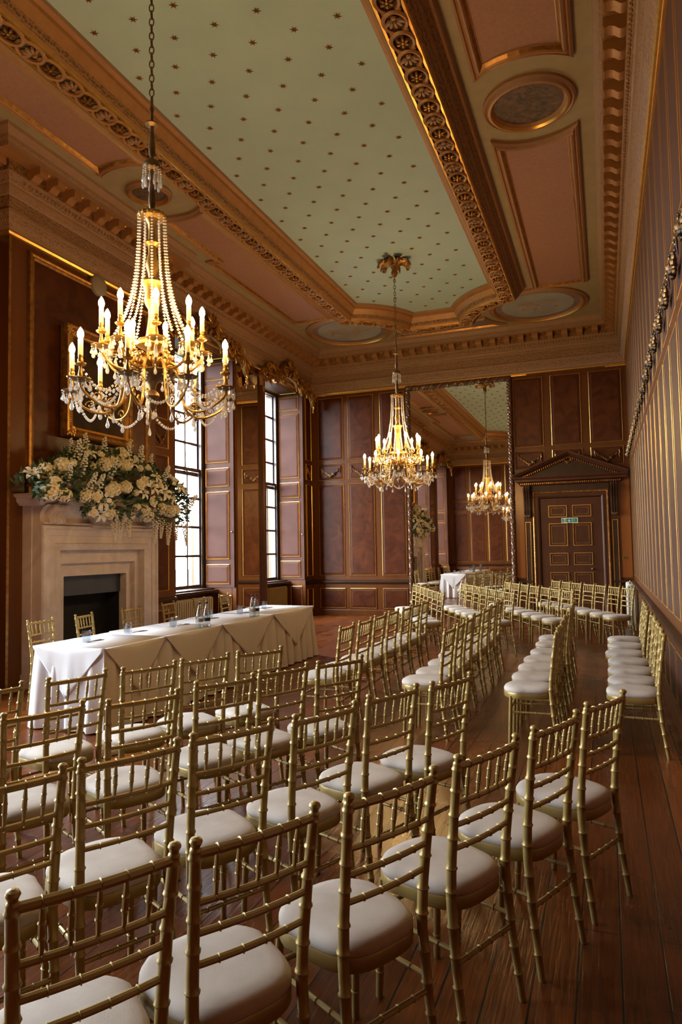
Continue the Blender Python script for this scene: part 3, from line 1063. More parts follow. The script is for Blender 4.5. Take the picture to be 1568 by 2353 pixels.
# ------------------------------------------------------------------ door, mirror and wall pieces
def frame_rect(mb, fr, u0, v0, u1, v1, prof, mats):
    """mitred frame; prof = (inset, depth)"""
    mb.loft([[fr(u0 + i, v0 + i, d), fr(u1 - i, v0 + i, d), fr(u1 - i, v1 - i, d), fr(u0 + i, v1 - i, d)] for i, d in prof], None, mats=mats, smooth=False)

dr = thing('door_1', 'dark panelled double height door under a carved pediment beside the tall mirror', 'door', (-.69, YB, 0))
dr['kind'] = 'structure'
FD = lambda u, v, d: (u + .0, -d, v)                       # local to the door, u from its centre line
X0 = .69
mb = MB('door')
mb.box(-.62, -.02, 0, .65, 0, 2.62, 'door')
for a, b in ((-.46, -.07), (.04, .43)):
    for v0, v1 in ((2.22, 2.48), (1.59, 2.09), (1.17, 1.44), (.35, 1.02)):
        f = lambda u, v, d: (u, -.02 - d, v)
        frame_rect(mb, f, a, v0, b, v1, [(0, 0), (.002, .014), (.013, .014), (.017, .003)], ['gold'] * 3)
        frame_rect(mb, f, a + .017, v0 + .017, b - .017, v1 - .017, [(0, .003), (.035, .002), (.037, .010), (.046, .010), (.05, .003)], ['door', 'dimgold', 'dimgold', 'door'])
        q = .067
        mb.quad(f(a + q, v0 + q, .003), f(b - q, v0 + q, .003), f(b - q, v1 - q, .003), f(a + q, v1 - q, .003), 'door')
leaf = mb.build('door_leaf', dr)
mb = MB('bronze')
mb.ball((.415, -.07, 1.09), .027, 'bronze')
mb.tube([(.415, -.02, 1.09), (.415, -.06, 1.09)], .012, 'bronze')
mb.build('knob', leaf)
# architrave: three sided frame with egg-and-leaf gold outer edge
mb = MB('dark', 'dimgold')
pr = [(0, 0), (0, .05), (.02, .065), (.045, .055), (.05, .04), (.10, .04), (.105, .05), (.125, .045), (.15, .03), (.165, .0)]
mm = ['gold', 'dimgold', 'dimgold', 'dark', 'door', 'dimgold', 'door', 'door', 'dark']
loops = []
for i, d in pr:
    loops.append([FD(-.79 + i, 0, d), FD(-.79 + i, 2.80 - i, d), FD(.79 - i, 2.80 - i, d), FD(.79 - i, 0, d)])
mb.loft(loops, None, closed=False, mats=mm, smooth=False)
for i in range(46):
    z = .05 + i * .06
    for s in (-1, 1): mb.ball((s * .768, -.066, z), (.014, .010, .024), 'dimgold', 5, 3)
for i in range(26): mb.ball((-.75 + i * .06, -.066, 2.777), (.024, .010, .014), 'dimgold', 5, 3)
mb.build('architrave', dr)
for s in (-1, 1):                                         # pilaster strips with scroll consoles
    mb = MB('door')
    mb.box(s * .90 - .085, -.035, 0, s * .90 + .085, 0, 2.24, 'door')
    f = lambda u, v, d: (u, -.035 - d, v)
    frame_rect(mb, f, s * .90 - .06, .2, s * .90 + .06, 2.14, [(0, 0), (.003, .012), (.014, .012), (.018, .002)], ['gold'] * 3)
    mb.quad(f(s * .90 - .042, .218, .002), f(s * .90 + .042, .218, .002), f(s * .90 + .042, 2.122, .002), f(s * .90 - .042, 2.122, .002), 'dark')
    mb.build('pilaster', dr)
    mb = MB('dark')
    side = [(0, 2.24), (.05, 2.25), (.085, 2.29), (.075, 2.34), (.05, 2.37), (.05, 2.45), (.065, 2.58), (.10, 2.72), (.16, 2.80), (.20, 2.87), (.20, 2.93), (0, 2.93)]
    fn = lambda u, v, d: (s * .90 + d, -.035 - u, v)
    mb.prism(side, fn, -.075, .075, 'dark')
    side2 = [(u + .012 if 0 < u else 0, v) for u, v in side[1:-2]]
    for dx in (-.05, 0, .05):
        mb.tube([(s * .90 + dx, -.037 - u, v) for u, v in side[1:-1]], .014, 'dark', 6)
    for q in range(5): mb.ball((s * .90 + (-.05, -.025, 0, .025, .05)[q], -.125, 2.27 - .012 * (q % 2)), (.017, .014, .03), 'bronze', 6, 4)
    mb.build('console', dr)
mb = MB('dark', 'dimgold')
mb.box(-.80, -.05, 2.80, .80, 0, 2.93, 'dark')
def strip(prof, u0, u1, ret=True):
    mb.loft([[FD(u0 - (d if ret else 0), z, d) for d, z in prof], [FD(u1 + (d if ret else 0), z, d) for d, z in prof]], 'door', closed=False, smooth=False)
    for u, sg in ((u0, -1), (u1, 1)):
        mb.add([FD(u + sg * d, z, d) for d, z in prof] + [FD(u, z, 0) for d, z in (prof[0], prof[-1])], [tuple(range(len(prof))) + (len(prof) + 1, len(prof))], 'door')
strip([(0, 2.93), (.06, 2.935), (.10, 2.99), (.10, 3.0), (.17, 3.02), (.17, 3.06), (.20, 3.10), (.205, 3.125), (0, 3.13)], -.98, .98)
for i in range(50):
    u = -1.02 + i * 2.04 / 49
    mb.box(u - .012, -.135, 2.955, u + .012, -.10, 2.99, 'dimgold')
mb.build('cornice', dr)
mb = MB('dark', 'dimgold')
tri = [(-1.0, 3.13), (1.0, 3.13), (0, 3.54)]
mb.prism(tri, FD, 0, .05, 'dark')
for s in (-1, 1):
    a, b = Vector((s * 1.18, 3.13)), Vector((0, 3.60))
    t_ = (b - a).normalized()
    nrm = Vector((-t_.y * s * -1, t_.x * s * -1)) if False else Vector((t_.y, -t_.x)) * (1 if s < 0 else -1)   # downwards
    if nrm.y > 0: nrm = -nrm
    sec = [(-.05, 0), (-.05, .215), (-.02, .21), (.0, .18), (.01, .18), (.015, .12), (.05, .10), (.085, .06), (.09, 0)]   # (down, out)
    la = [FD(a.x + nrm.x * q, a.y + nrm.y * q + (.0), o) for q, o in sec]
    lb = [FD(0, b.y + q / -abs(nrm.y) * 1.0, o) for q, o in sec]
    mb.loft([la, lb], 'door', closed=False, smooth=False)
    mb.add(la, [tuple(range(len(la)))], 'door')
    for i in range(24):
        p = a.lerp(b, .12 + .86 * i / 23) + nrm * .075
        mb.box(p.x - .011, -.125, p.y - .018, p.x + .011, -.07, p.y + .016, 'dimgold')
mb.build('pediment', dr)

# fire exit sign on the door
sg = thing('exit_sign', 'green and white fire exit sign on the dark panelled door', 'sign', (-.71, YB - .036, 2.145))
mb = MB('signwhite')
mb.box(-.17, 0, -.056, .17, .012, .056, 'signwhite')
mb.build('sign_board', sg)
mb = MB('signgreen', 'signwhite')
f = lambda u, v, d=.002: (u, -d, v)
def rq(a, b, c, d_, m, e=.002): mb.box(a, -e, b, c, 0, d_, m)
rq(-.156, -.044, -.124, .044, 'signgreen')
rq(-.068, -.044, .046, .044, 'signgreen')
rq(.056, -.044, .152, .044, 'signgreen')
def poly(pts, m, e=.004): mb.prism(pts, lambda u, v, d: (u, -d, v), 0, e, m)
poly([(-.014, .036), (-.004, .036), (-.004, -.008), (.020, .010), (.020, -.004), (-.009, -.038), (-.038, -.004), (-.038, .010), (-.014, -.008)], 'signwhite')
ring = [(-.090 + .009 * math.cos(PI * q / 5), .032 + .009 * math.sin(PI * q / 5)) for q in range(10)]
poly(ring, 'signgreen')
poly([(-.098, .02), (-.082, .022), (-.092, -.006), (-.104, -.004)], 'signgreen')       # body
poly([(-.084, .020), (-.070, .006), (-.074, .002), (-.090, .014)], 'signgreen')
poly([(-.098, .018), (-.116, .010), (-.114, .004), (-.098, .010)], 'signgreen')
poly([(-.094, -.004), (-.078, -.014), (-.080, -.036), (-.088, -.036), (-.088, -.018), (-.100, -.010)], 'signgreen')
poly([(-.100, -.004), (-.104, -.024), (-.120, -.036), (-.115, -.042), (-.096, -.028), (-.092, -.008)], 'signgreen')
mb.build('pictogram', sg)
for i, word in enumerate(('Fire', 'exit')):
    cu = bpy.data.curves.new('lettering', 'FONT')
    cu.body = word
    cu.size = .036
    cu.extrude = .001
    tmp = bpy.data.objects.new('lettering', cu)
    COL.objects.link(tmp)
    bpy.context.view_layer.update()
    me = bpy.data.meshes.new_from_object(tmp.evaluated_get(bpy.context.evaluated_depsgraph_get()))
    bpy.data.objects.remove(tmp)
    me.materials.clear()
    me.materials.append(M['signwhite'])
    o = bpy.data.objects.new('lettering', me)
    COL.objects.link(o)
    o.parent = sg
    o.location = (.062, -.0035, .010 - .034 * i)
    o.rotation_euler = (PI / 2, 0, 0)

sw_ = thing('light_switch', 'small brass light switch on the amber wood beside the door', 'light switch', (.37, YB - .012, 1.32))
mb = MB('brass')
mb.box(-.045, -.008, -.045, .045, 0, .045, 'brass')
mb.build('switch_plate', sw_)
mb = MB('black')
mb.box(-.010, -.022, -.012, .010, -.008, .014, 'black')
mb.build('toggle', sw_)

# tall mirror on the end wall
mr = thing('wall_mirror', 'huge floor-to-cornice mirror in a carved rope-twist frame on the end wall', 'mirror', (-3.10, YB, 0))
mb = MB('mirror')
mb.box(-1.15, -.035, .22, 1.15, -.02, 5.38, 'mirror')
mb.build('mirror_glass', mr)
mb = MB('dark', 'dimgold')
mb.box(-1.20, -.03, .13, 1.20, -.002, 5.44, 'dark')
o = mb.build('backboard', mr)
def rope(a, b, r, turns, m1, m2):
    mb = MB(m1, m2)
    a, b = Vector(a), Vector(b)
    d = (b - a).normalized()
    s = Vector((0, 1, 0))
    q = d.cross(s)
    n = int(turns * 12)
    for k in range(3):
        pts = []
        for i in range(n + 1):
            t = i / n
            an = 2 * PI * (turns * t + k / 3)
            pts.append(a.lerp(b, t) + (q * math.cos(an) + s * math.sin(an)) * r * .5)
        mb.tube(pts, r * .56, m1, 6)
    rr = random.Random(int(turns))
    for i in range(int(turns * 1.2)):
        t = (i + .5) / (turns * 1.2)
        mb.ball(a.lerp(b, t) + Vector((rr.uniform(-.5, .5) * r * abs(q.x), -r * .95, rr.uniform(-.5, .5) * r)), r * .34, m2, 6, 4)
    return mb
M['carved'] = mat('carved_brown_gilt_wood', (.085, .038, .018), (.16, .075, .032), 16, .35, metal=.2, coat=.3)
rope((-1.185, -.06, .14), (-1.185, -.06, 5.42), .052, 24, 'carved', 'dimgold').build('twisted_side', mr)
rope((1.185, -.06, .14), (1.185, -.06, 5.42), .052, 24, 'carved', 'dimgold').build('twisted_side', mr)
rope((-1.2, -.06, 5.40), (1.2, -.06, 5.40), .055, 11, 'carved', 'dimgold').build('carved_top_rail', mr)
rope((-1.2, -.06, .17), (1.2, -.06, .17), .05, 11, 'carved', 'dimgold').build('carved_bottom_rail', mr)

# pier glasses between the bays
for (y0, y1), lb in (((11.965, 13.305), 'tall narrow pier glass between the two far windows'), ((1.995, 3.335), 'tall pier glass between the two near windows, seen only in the end mirror')):
    pm = thing('pier_mirror', lb, 'mirror', (XL, (y0 + y1) / 2, 0), PI / 2)
    hw = (y1 - y0) / 2
    f = lambda u, v, d: (u, -d, v)
    mb = MB('stile')
    frame_rect(mb, f, -hw, .0, hw, 5.455, [(0, -.075), (0, .012), (.03, .020), (.085, .014), (.095, .002), (.10, -.072)], ['stile', 'stile', 'stile', 'stile', 'stile'])
    mb.build('frame', pm)
    mb = MB('mirror')
    mb.box(-hw + .102, -.004, .098, hw - .102, .004, 5.357, 'mirror')
    g = mb.build('mirror_glass', pm, (0, .042, 0))
    g.rotation_euler.z = .034 if y0 > YC else -.034

# carved gilt pelmets over the bays
def pelmet_mesh(seed):
    rr = random.Random(seed)
    mb = MB('dimgold', 'gold')
    top = [(-1.42, 5.12), (-1.46, 5.32), (-1.34, 5.52), (-1.15, 5.50), (-1.05, 5.66), (-.80, 5.72), (-.58, 5.64), (-.42, 5.70), (-.22, 5.86), (0, 5.93), (.22, 5.86), (.42, 5.70), (.58, 5.64), (.80, 5.72), (1.05, 5.66), (1.15, 5.50), (1.34, 5.52), (1.46, 5.32), (1.42, 5.12)]
    bot = [(1.32, 5.20), (1.24, 5.34), (1.10, 5.40), (.95, 5.36), (.72, 5.31), (.52, 5.42), (.30, 5.54), (0, 5.58), (-.30, 5.54), (-.52, 5.42), (-.72, 5.31), (-.95, 5.36), (-1.10, 5.40), (-1.24, 5.34), (-1.32, 5.20)]
    ol = top + bot
    mb.prism(ol, lambda u, v, d: (u, -d, v), .10, .17, 'dimgold')
    def leafblob(u, v, a, ln, d):
        R = Matrix.Rotation(a, 3, 'Y')
        mb.ball((u, -d, v), (ln, .020, ln * .34), 'dimgold' if rr.random() < .7 else 'gold', 7, 4, rot=R)
    for i in range(170):
        u = rr.uniform(-1.4, 1.4)
        au = abs(u)
        vt = lerp(5.9, 5.66, min(1, au / .5)) if au < .5 else (5.66 if au < 1.05 else 5.45)
        vb = 5.56 if au < .3 else (5.34 if au < 1.05 else 5.25)
        leafblob(u, rr.uniform(vb, vt), rr.uniform(-1.4, 1.4), rr.uniform(.05, .11), .18 + rr.uniform(0, .05))
    for s in (-1, 1):
        for cx, cz, r in ((1.12, 5.55, .11), (.72, 5.44, .12), (.28, 5.66, .12), (1.38, 5.38, .08)):
            mb.tube([(s * (cx + r * (1 - q / 22) * math.cos(q * .5)), -.20, cz + r * (1 - q / 22) * math.sin(q * .5)) for q in range(20)], [.022 - .0007 * q for q in range(20)], 'gold', 6)
        for q in range(6): leafblob(s * (1.38 + .03 * math.sin(q)), 5.30 - .055 * q, 1.3 * s, .07 - .007 * q, .16)
    for q in range(7):
        a = PI * q / 6
        leafblob(.12 * math.cos(a), 5.78 + .12 * math.sin(a), -a, .11, .21)
    # returns to the wall
    for s in (-1, 1): mb.box(s * .9 - .02, -.14, 5.49, s * .9 + .02, .02, 5.56, 'dimgold')
    return mb
for i, (a, b) in enumerate(WIN):
    lb = ['gilded carved pelmet over the window just right of the fireplace', 'gilded carved pelmet over the far window beside the end wall', 'gilded carved pelmet left of the fireplace, seen only in the mirror', 'gilded carved pelmet over the nearest window, seen only in the mirror'][i]
    if i == 0:
        pl = thing('window_pelmet', lb, 'pelmet', (XL + .06, (a + b) / 2 - .17, -.05), PI / 2, 'gilded pelmets over the windows')
        pelmet_mesh(3).build('carving', pl)
        pl.scale = (.97, 1, 1)
    else:
        o = copy_tree(pl)
        o.location = (XL + .06, (a + b) / 2 + (-.17 if a > YC else .17), -.05)
        o['label'] = lb

# radiators
def radiator(n, h, depth, m, label, loc, rz, pitch=.072, valves=False):
    t = thing('column_radiator', label, 'radiator', loc, rz)
    for i in range(n):
        x = (i - (n - 1) / 2) * pitch
        mb = MB(m)
        for yy in (-depth * .36, 0, depth * .36):
            mb.tube([(x, yy, .11), (x, yy, h - .03)], .018, m, 8)
        mb.ball((x, 0, h - .035), (.024, depth * .5, .035), m, 8, 6)
        mb.ball((x, 0, .105), (.024, depth * .5, .035), m, 8, 6)
        if i in (0, n - 1): mb.box(x - .02, -depth * .4, 0, x + .02, -depth * .25, .1, m); mb.box(x - .02, depth * .25, 0, x + .02, depth * .4, .1, m)
        mb.build('section', t)
    if valves:
        for x in (-(n - 1) / 2 * pitch, -(n - 1) / 2 * pitch + .03):
            mb = MB('chrome')
            mb.tube([(x, .02 - (x * 0), h - .01), (x, .02, h + .03)], .010, 'chrome', 6)
            mb.ball((x, .02, h + .045), .017, 'chrome', 6, 4)
            mb.build('valve', t)
    return t
radiator(24, .73, .13, 'cream_metal', 'cream column radiator under the window nearest the fireplace', (-7.27, 10.94, 0), PI / 2)
radiator(24, .75, .13, 'beige_metal', 'beige column radiator under the far window', (-7.27, 14.32, 0), PI / 2)
radiator(14, .86, .15, 'pale_metal', 'pale column radiator against the right wall in the far corner', (.42, 14.50, 0), PI / 2, valves=True)

sd = thing('alarm_sounder', 'round pale disc fixed on the chimney breast above the gilt framed painting', 'alarm', (BX, 7.74, 5.38))
mb = MB('grey_metal')
mb.T = Matrix.Rotation(PI / 2, 4, 'Y')
mb.lathe([(.13, 0), (.15, .01), (.15, .05), (.135, .065), (.05, .075), (.0, .076)], 'grey_metal', n=24)
mb.build('housing', sd)

# ------------------------------------------------------------------ painting
pt = thing('framed_painting', 'dark oil painting in a deep gilt frame above the fireplace', 'painting', (BX, 7.67, 3.12), PI / 2)
f = lambda u, v, d: (u, -d + .0, v)
hw, hh = .67, 1.50
mb = MB('gold', 'dimgold')
pr = [(0, .05), (0, .09), (.01, .16), (.03, .175), (.05, .165), (.09, .15), (.115, .125), (.125, .12), (.13, .135), (.142, .13), (.155, .10)]
mm = ['dimgold', 'dimgold', 'gold', 'dimgold', 'dimgold', 'dimgold', 'gold', 'gold', 'gold', 'gold']
frame_rect(mb, f, -hw, 0, hw, hh, pr, mm)
rr = random.Random(8)
for i in range(46):
    for v in (.065, hh - .065): mb.ball((lerp(-hw + .05, hw - .05, i / 45), -.158, v), (.014, .012, .026), 'dimgold', 5, 4)
for i in range(50):
    for s in (-1, 1): mb.ball((s * (hw - .065), -.158, lerp(.05, hh - .05, i / 49)), (.026, .012, .014), 'dimgold', 5, 4)
for u in (-1, 1):
    for v in (0, 1):
        for k in range(9): mb.ball((u * (hw - .075 + rr.uniform(-.06, .05)), -.165, v * hh + (1 - 2 * v) * (.075 + rr.uniform(-.05, .06))), (.045, .02, .02), 'gold', 6, 4, rot=Matrix.Rotation(rr.uniform(0, PI), 3, 'Y'))
mb.build('gilt_frame', pt)
mb = MB('oilpaint')
mb.box(-hw + .15, -.105, .15, hw - .15, -.06, hh - .15, 'oilpaint')
mb.build('canvas', pt)
mb = MB('dark')
mb.box(-hw + .02, -.06, .02, hw - .02, 0, hh - .02, 'dark')
mb.build('backing', pt)

# ------------------------------------------------------------------ chimneypiece
cpz = thing('chimneypiece', 'carved pale marble fireplace surround below the painting on the left wall', 'fireplace', (BX, 7.60, 0))
def cbox(mb, x0, y0, z0, x1, y1, z1, m='limestone'): mb.box(x0 - BX, y0 - 7.60, z0, x1 - BX, y1 - 7.60, z1, m)
for a, b in ((6.44, 6.62), (8.58, 8.76)):
    mb = MB('limestone')
    cbox(mb, BX, a, 0, -6.46, b, 2.19)
    cbox(mb, BX, a - .02, 0, -6.44, b + .02, .16)
    mb.build('pilaster', cpz)
mb = MB('limestone')
f = lambda u, v, d: (d + (-6.34 - BX), u - 7.60, v)
pr = [(0, -.12), (0, .025), (.012, .05), (.05, .05), (.06, .035), (.13, .03), (.135, .018), (.22, .018), (.235, .035), (.265, .03), (.31, .022), (.315, -.1)]
loops = []
for i, d in pr: loops.append([f(6.455 + i, 0, d), f(6.455 + i, 1.955 - i, d), f(8.745 - i, 1.955 - i, d), f(8.745 - i, 0, d)])
mb.loft(loops, 'limestone', closed=False, smooth=False)
cbox(mb, BX, 6.46, 0, -6.345, 6.765, 1.95)
cbox(mb, BX, 8.435, 0, -6.345, 8.74, 1.95)
cbox(mb, BX, 6.765, 1.645, -6.345, 8.435, 1.95)
mb.build('architrave', cpz)
mb = MB('limestone')
cbox(mb, BX, 6.77, 1.475, -6.40, 8.43, 1.645)
cbox(mb, BX, 6.77, 0, -6.40, 6.86, 1.475)
cbox(mb, BX, 8.32, 0, -6.40, 8.43, 1.475)
mb.build('inner_slip', cpz)
mb = MB('limestone')
cbox(mb, BX, 6.86, 1.31, -6.455, 8.32, 1.475)
cbox(mb, BX, 6.86, 0, -6.455, 6.97, 1.31)
cbox(mb, BX, 8.20, 0, -6.455, 8.32, 1.31)
mb.build('inner_lintel', cpz)
mb = MB('limestone')                                       # hollow frieze under the shelf
pr = [(-6.34, 1.955), (-6.285, 1.96), (-6.285, 1.985), (-6.345, 1.99), (-6.35, 2.05), (-6.335, 2.11), (-6.29, 2.165), (-6.23, 2.195), (BX, 2.195), (BX, 1.955)]
mb.prism([(x, z) for x, z in pr], lambda u, v, d: (u - BX, d - 7.60, v), 6.46, 8.74, 'limestone')
mb.build('frieze', cpz)
for yc in (6.66, 8.54):
    mb = MB('limestone')
    side = [(-6.36, 1.975), (-6.29, 1.97), (-6.255, 1.99), (-6.26, 2.025), (-6.29, 2.045), (-6.285, 2.08), (-6.25, 2.115), (-6.21, 2.13), (-6.19, 2.165), (-6.20, 2.196), (-6.36, 2.196)]
    mb.prism(side, lambda u, v, d: (u - BX, d - 7.60, v), yc - .13, yc + .13, 'limestone')
    for q in range(6): mb.tube([(u - BX + .006, yc - .11 + .044 * q - 7.60, v) for u, v in side[1:-1]], .014, 'limestone', 6)
    mb.build('scroll_corbel', cpz)
mb = MB('limestone')
cbox(mb, -6.36, 7.30, 1.95, -6.265, 7.90, 2.165)
cbox(mb, -6.36, 7.27, 1.935, -6.25, 7.93, 1.965)
cbox(mb, -6.30, 7.38, 2.0, -6.255, 7.82, 2.135)
mb.build('tablet', cpz)
def shelf_outline(e):
    return [(BX, 6.37 - e), (-6.26 + e, 6.37 - e), (-6.26 + e, 6.60 + e), (-6.225 + e, 6.60 + e), (-6.225 + e, 8.60 - e), (-6.26 + e, 8.60 - e), (-6.26 + e, 8.83 + e), (BX, 8.83 + e)]
mb = MB('limestone')
lo = []
for e, z in ((-.02, 2.185), (.0, 2.205), (.02, 2.225), (.028, 2.235), (.03, 2.27), (.055, 2.29), (.07, 2.295), (.07, 2.325)):
    lo.append([(x - BX, y - 7.60, z) for x, y in shelf_outline(e)])
mb.loft(lo, 'limestone', smooth=False, caps=True)
mb.build('mantel_shelf', cpz)
mb = MB('iron')
cbox(mb, -6.57, 6.97, 1.05, -6.56, 8.20, 1.31, 'iron')
mb.build('canopy_hood', cpz)
mb = MB('soot')
cbox(mb, -6.805, 6.97, 0, -6.79, 8.20, 1.31, 'soot')
cbox(mb, -6.80, 6.971, 0, -6.58, 6.985, 1.31, 'soot')
cbox(mb, -6.80, 8.185, 0, -6.58, 8.199, 1.31, 'soot')
cbox(mb, -6.80, 6.98, .002, -6.42, 8.19, .012, 'soot')
mb.build('firebox', cpz)

# ------------------------------------------------------------------ long table
TX0, TX1, TY0, TY1, TZ = -4.97, -4.19, 5.02, 9.66, .745
tc = thing('draped_table', 'long top table under a pleated floor-length white cloth', 'table', ((TX0 + TX1) / 2, (TY0 + TY1) / 2, 0))
ox, oy = (TX0 + TX1) / 2, (TY0 + TY1) / 2
def table_loop(e, z, amp):
    hx, hy, r = (TX1 - TX0) / 2 + e, (TY1 - TY0) / 2 + e, .03
    per = []
    N1, N2 = 150, 30
    for i in range(N1): per.append((hx, lerp(-hy, hy, i / N1), 1, 0))
    for i in range(N2): per.append((lerp(hx, -hx, i / N2), hy, 0, 1))
    for i in range(N1): per.append((-hx, lerp(hy, -hy, i / N1), -1, 0))
    for i in range(N2): per.append((lerp(-hx, hx, i / N2), -hy, 0, -1))
    out = []
    for i, (x, y, nx, ny) in enumerate(per):
        s = (y if nx else x)
        wv = math.sin(s * 27 + 1.3 * math.sin(s * 3.1)) + .5 * math.sin(s * 43 + 2)
        out.append((x + nx * amp * wv, y + ny * amp * wv, z))
    return out
mb = MB('white')
mb.loft([table_loop(-.004, TZ, 0), table_loop(.004, TZ - .012, .001), table_loop(.010, .66, .006), table_loop(.020, .52, .014), table_loop(.030, .36, .021), table_loop(.040, .18, .027), table_loop(.048, .012, .031)], 'white')
lp_ = table_loop(-.004, TZ, 0)
mb.add(lp_, [tuple(range(len(lp_)))], 'white')
mb.build('pleated_skirt', tc)
mb = MB('dark')
mb.box(-.36, -2.28, .70, .36, 2.28, .735, 'dark')
mb.build('table_top', tc)
for y in (-2.1, -.8, .8, 2.1):
    for x in (-.3, .3):
        mb = MB('chrome')
        mb.tube([(x, y, 0), (x, y, .70)], .014, 'chrome', 8)
        mb.build('leg', tc)
edges = [TY0, 5.91, 7.01, 8.32, TY1]
for i in range(4):
    a, b = edges[i], edges[i + 1]
    lab = ['white cloth topper at the near end of the long table', 'white cloth topper second from the near end of the long table', 'white cloth topper under the farther pair of bottles', 'white cloth topper at the far end of the long table'][i]
    mb = MB('white')
    c = (a + b) / 2
    N = 24
    z0 = TZ + .004 + .0016 * (i % 2)
    def hang(fnp, u0, u1, drop, ph):
        rows = 10
        for j in range(N):
            loopa = []
        lo = []
        for k in range(rows + 1):
            row = []
            for j in range(N + 1):
                t = j / N
                h = drop * (1 - abs(2 * t - 1)) ** 1.0 + .012
                v = h * k / rows
                wv = .008 * math.sin(t * 17 + ph) * (v / drop) + .004 * math.sin(t * 41 + ph)* (v / drop)
                row.append(fnp(lerp(u0, u1, t), z0 - v, .016 + .045 * v + wv + .010 * min(1, k)))
            lo.append(row)
        mb.loft(lo, 'white', closed=False)
    lo_ = a - (.012 if i == 0 else -.003)
    hi_ = b + (.012 if i == 3 else -.003)
    mb.quad((TX0 - .014, lo_, z0), (TX1 + .014, lo_, z0), (TX1 + .014, hi_, z0), (TX0 - .014, hi_, z0), 'white')
    hang(lambda u, z, d: (TX1 + d, u, z), lo_, hi_, .50 if i else .46, i)
    hang(lambda u, z, d: (TX0 - d, u, z), lo_, hi_, .46, i + 2)
    if i == 0: hang(lambda u, z, d: (u, TY0 - d, z), TX0 - .014, TX1 + .014, .45, 5)
    if i == 3: hang(lambda u, z, d: (u, TY1 + d, z), TX0 - .014, TX1 + .014, .45, 7)
    o = mb.build('table_topper')
    md = o.modifiers.new('thickness', 'SOLIDIFY')
    md.thickness = .0015
    tag(o, lab, 'tablecloth', 'white cloth toppers on the long table')
TT = TZ + .0065

def tumbler():
    t = thing('glass_tumbler', '', 'glass', group='tumblers on the long table')
    mb = MB('tumbler')
    mb.lathe([(.0, .001), (.038, .001), (.041, .008), (.043, .10), (.0435, .112), (.0405, .112), (.039, .10), (.036, .014), (.0, .012)], 'tumbler', n=20)
    mb.build('bowl', t)
    return t
GL = [(-4.63, 5.30), (-4.68, 5.97), (-4.59, 6.65), (-4.66, 7.53), (-4.63, 8.24), (-4.68, 9.05)]
tn = ['nearest the camera', 'second', 'third', 'fourth', 'fifth', 'farthest']
g0 = None
for i, (x, y) in enumerate(GL):
    g0_ = tumbler() if g0 is None else copy_tree(g0)
    g0 = g0 or g0_
    g0_.location = (x, y, TT)
    g0_['label'] = ('clear glass tumbler nearest the camera on the long white table', 'clear glass tumbler second from the near end of the white table', 'clear glass tumbler third along, left of the nearer bottles', 'clear glass tumbler just behind the nearer pair of bottles', 'clear glass tumbler just left of the farther pair of bottles', 'clear glass tumbler nearest the far end of the white table')[i]

def bottle():
    t = thing('water_bottle', '', 'bottle', group='water bottles on the long table')
    mb = MB('bottle')
    prof = [(0, .002), (.036, .002), (.041, .008), (.0415, .03), (.0405, .10), (.041, .12), (.0405, .135), (.036, .165), (.028, .195), (.020, .222), (.0155, .24), (.0145, .262), (.016, .264), (.016, .270), (.0, .271)]
    mb.lathe(prof, 'bottle', n=24)
    for k in range(7):
        for j in range(14):
            z = .128 + k * .013
            r = .0405 if z < .135 else lerp(.0405, .022, (z - .135) / .085)
            a = 2 * PI * (j + .5 * (k % 2)) / 14
            mb.ball((r * math.cos(a), r * math.sin(a), z), (.0035, .0035, .0045), 'bottle', 5, 3)
    b = mb.build('bottle_body', t)
    mb = MB('water')
    mb.lathe([(0, .006), (.036, .006), (.0385, .03), (.038, .11), (.037, .145), (0, .146)], 'water', n=16)
    mb.build('water', t)
    mb = MB('black')
    mb.lathe([(.017, .262), (.0175, .264), (.0175, .281), (.0165, .284), (0, .284)], 'black', n=16)
    mb.build('cap', t)
    return t
def wrap(t, m, a0, a1, txt=None):
    mb = MB(m)
    N = 14
    lo = [[(.0422 * math.cos(lerp(a0, a1, j / N)), .0422 * math.sin(lerp(a0, a1, j / N)), z) for j in range(N + 1)] for z in (.068, .106)]
    mb.loft(lo, m, closed=False)
    mb.build('label', t)
BT = [(-4.225, 6.615, 'label', 'left'), (-4.20, 6.725, 'blacklabel', 'right'), (-4.24, 7.87, 'label', 'left'), (-4.235, 7.965, 'blacklabel', 'right')]
for i, (x, y, m, sd_) in enumerate(BT):
    b = bottle()
    wrap(b, m, -1.9 - .3 * (i % 2), .5)
    b.location = (x, y, TT)
    b['label'] = f"clear water bottle with a {'beige' if m == 'label' else 'black'} label, {sd_} one of the {'nearer' if i < 2 else 'farther'} pair"

ND = [(-4.78, 5.40), (-4.84, 6.16), (-4.77, 6.86), (-4.82, 7.60), (-4.80, 8.36), (-4.84, 9.16)]
for i, (x, y) in enumerate(ND):
    which = ('in front of the nearest chair', 'second from the near end', 'third from the near end', 'fourth from the near end', 'fifth from the near end', 'nearest the far end')[i]
    n_ = MB('paper')
    n_.box(-.15, -.105, 0, .15, .105, .008, 'paper')
    o = n_.build('notepad', None, (x, y, TT))
    o.rotation_euler.z = (.05, -.04, .08, -.02, .03, .06)[i]
    tag(o, f'white notepad {which} on the long table', 'notepad', 'notepads on the long table')
    p = thing('pen', f'dark pen lying beside the notepad {which}', 'pen', (x + .185, y + .035, TT + .0045), 1.3, 'pens on the long table')
    mb = MB('black')
    mb.tube([(-.06, 0, 0), (.045, 0, 0), (.06, 0, 0)], [.0042, .0042, .001], 'black', 8)
    mb.build('barrel', p)
    mb = MB('chrome')
    mb.box(-.055, -.001, .004, -.02, .001, .0055, 'chrome')
    mb.build('clip', p)
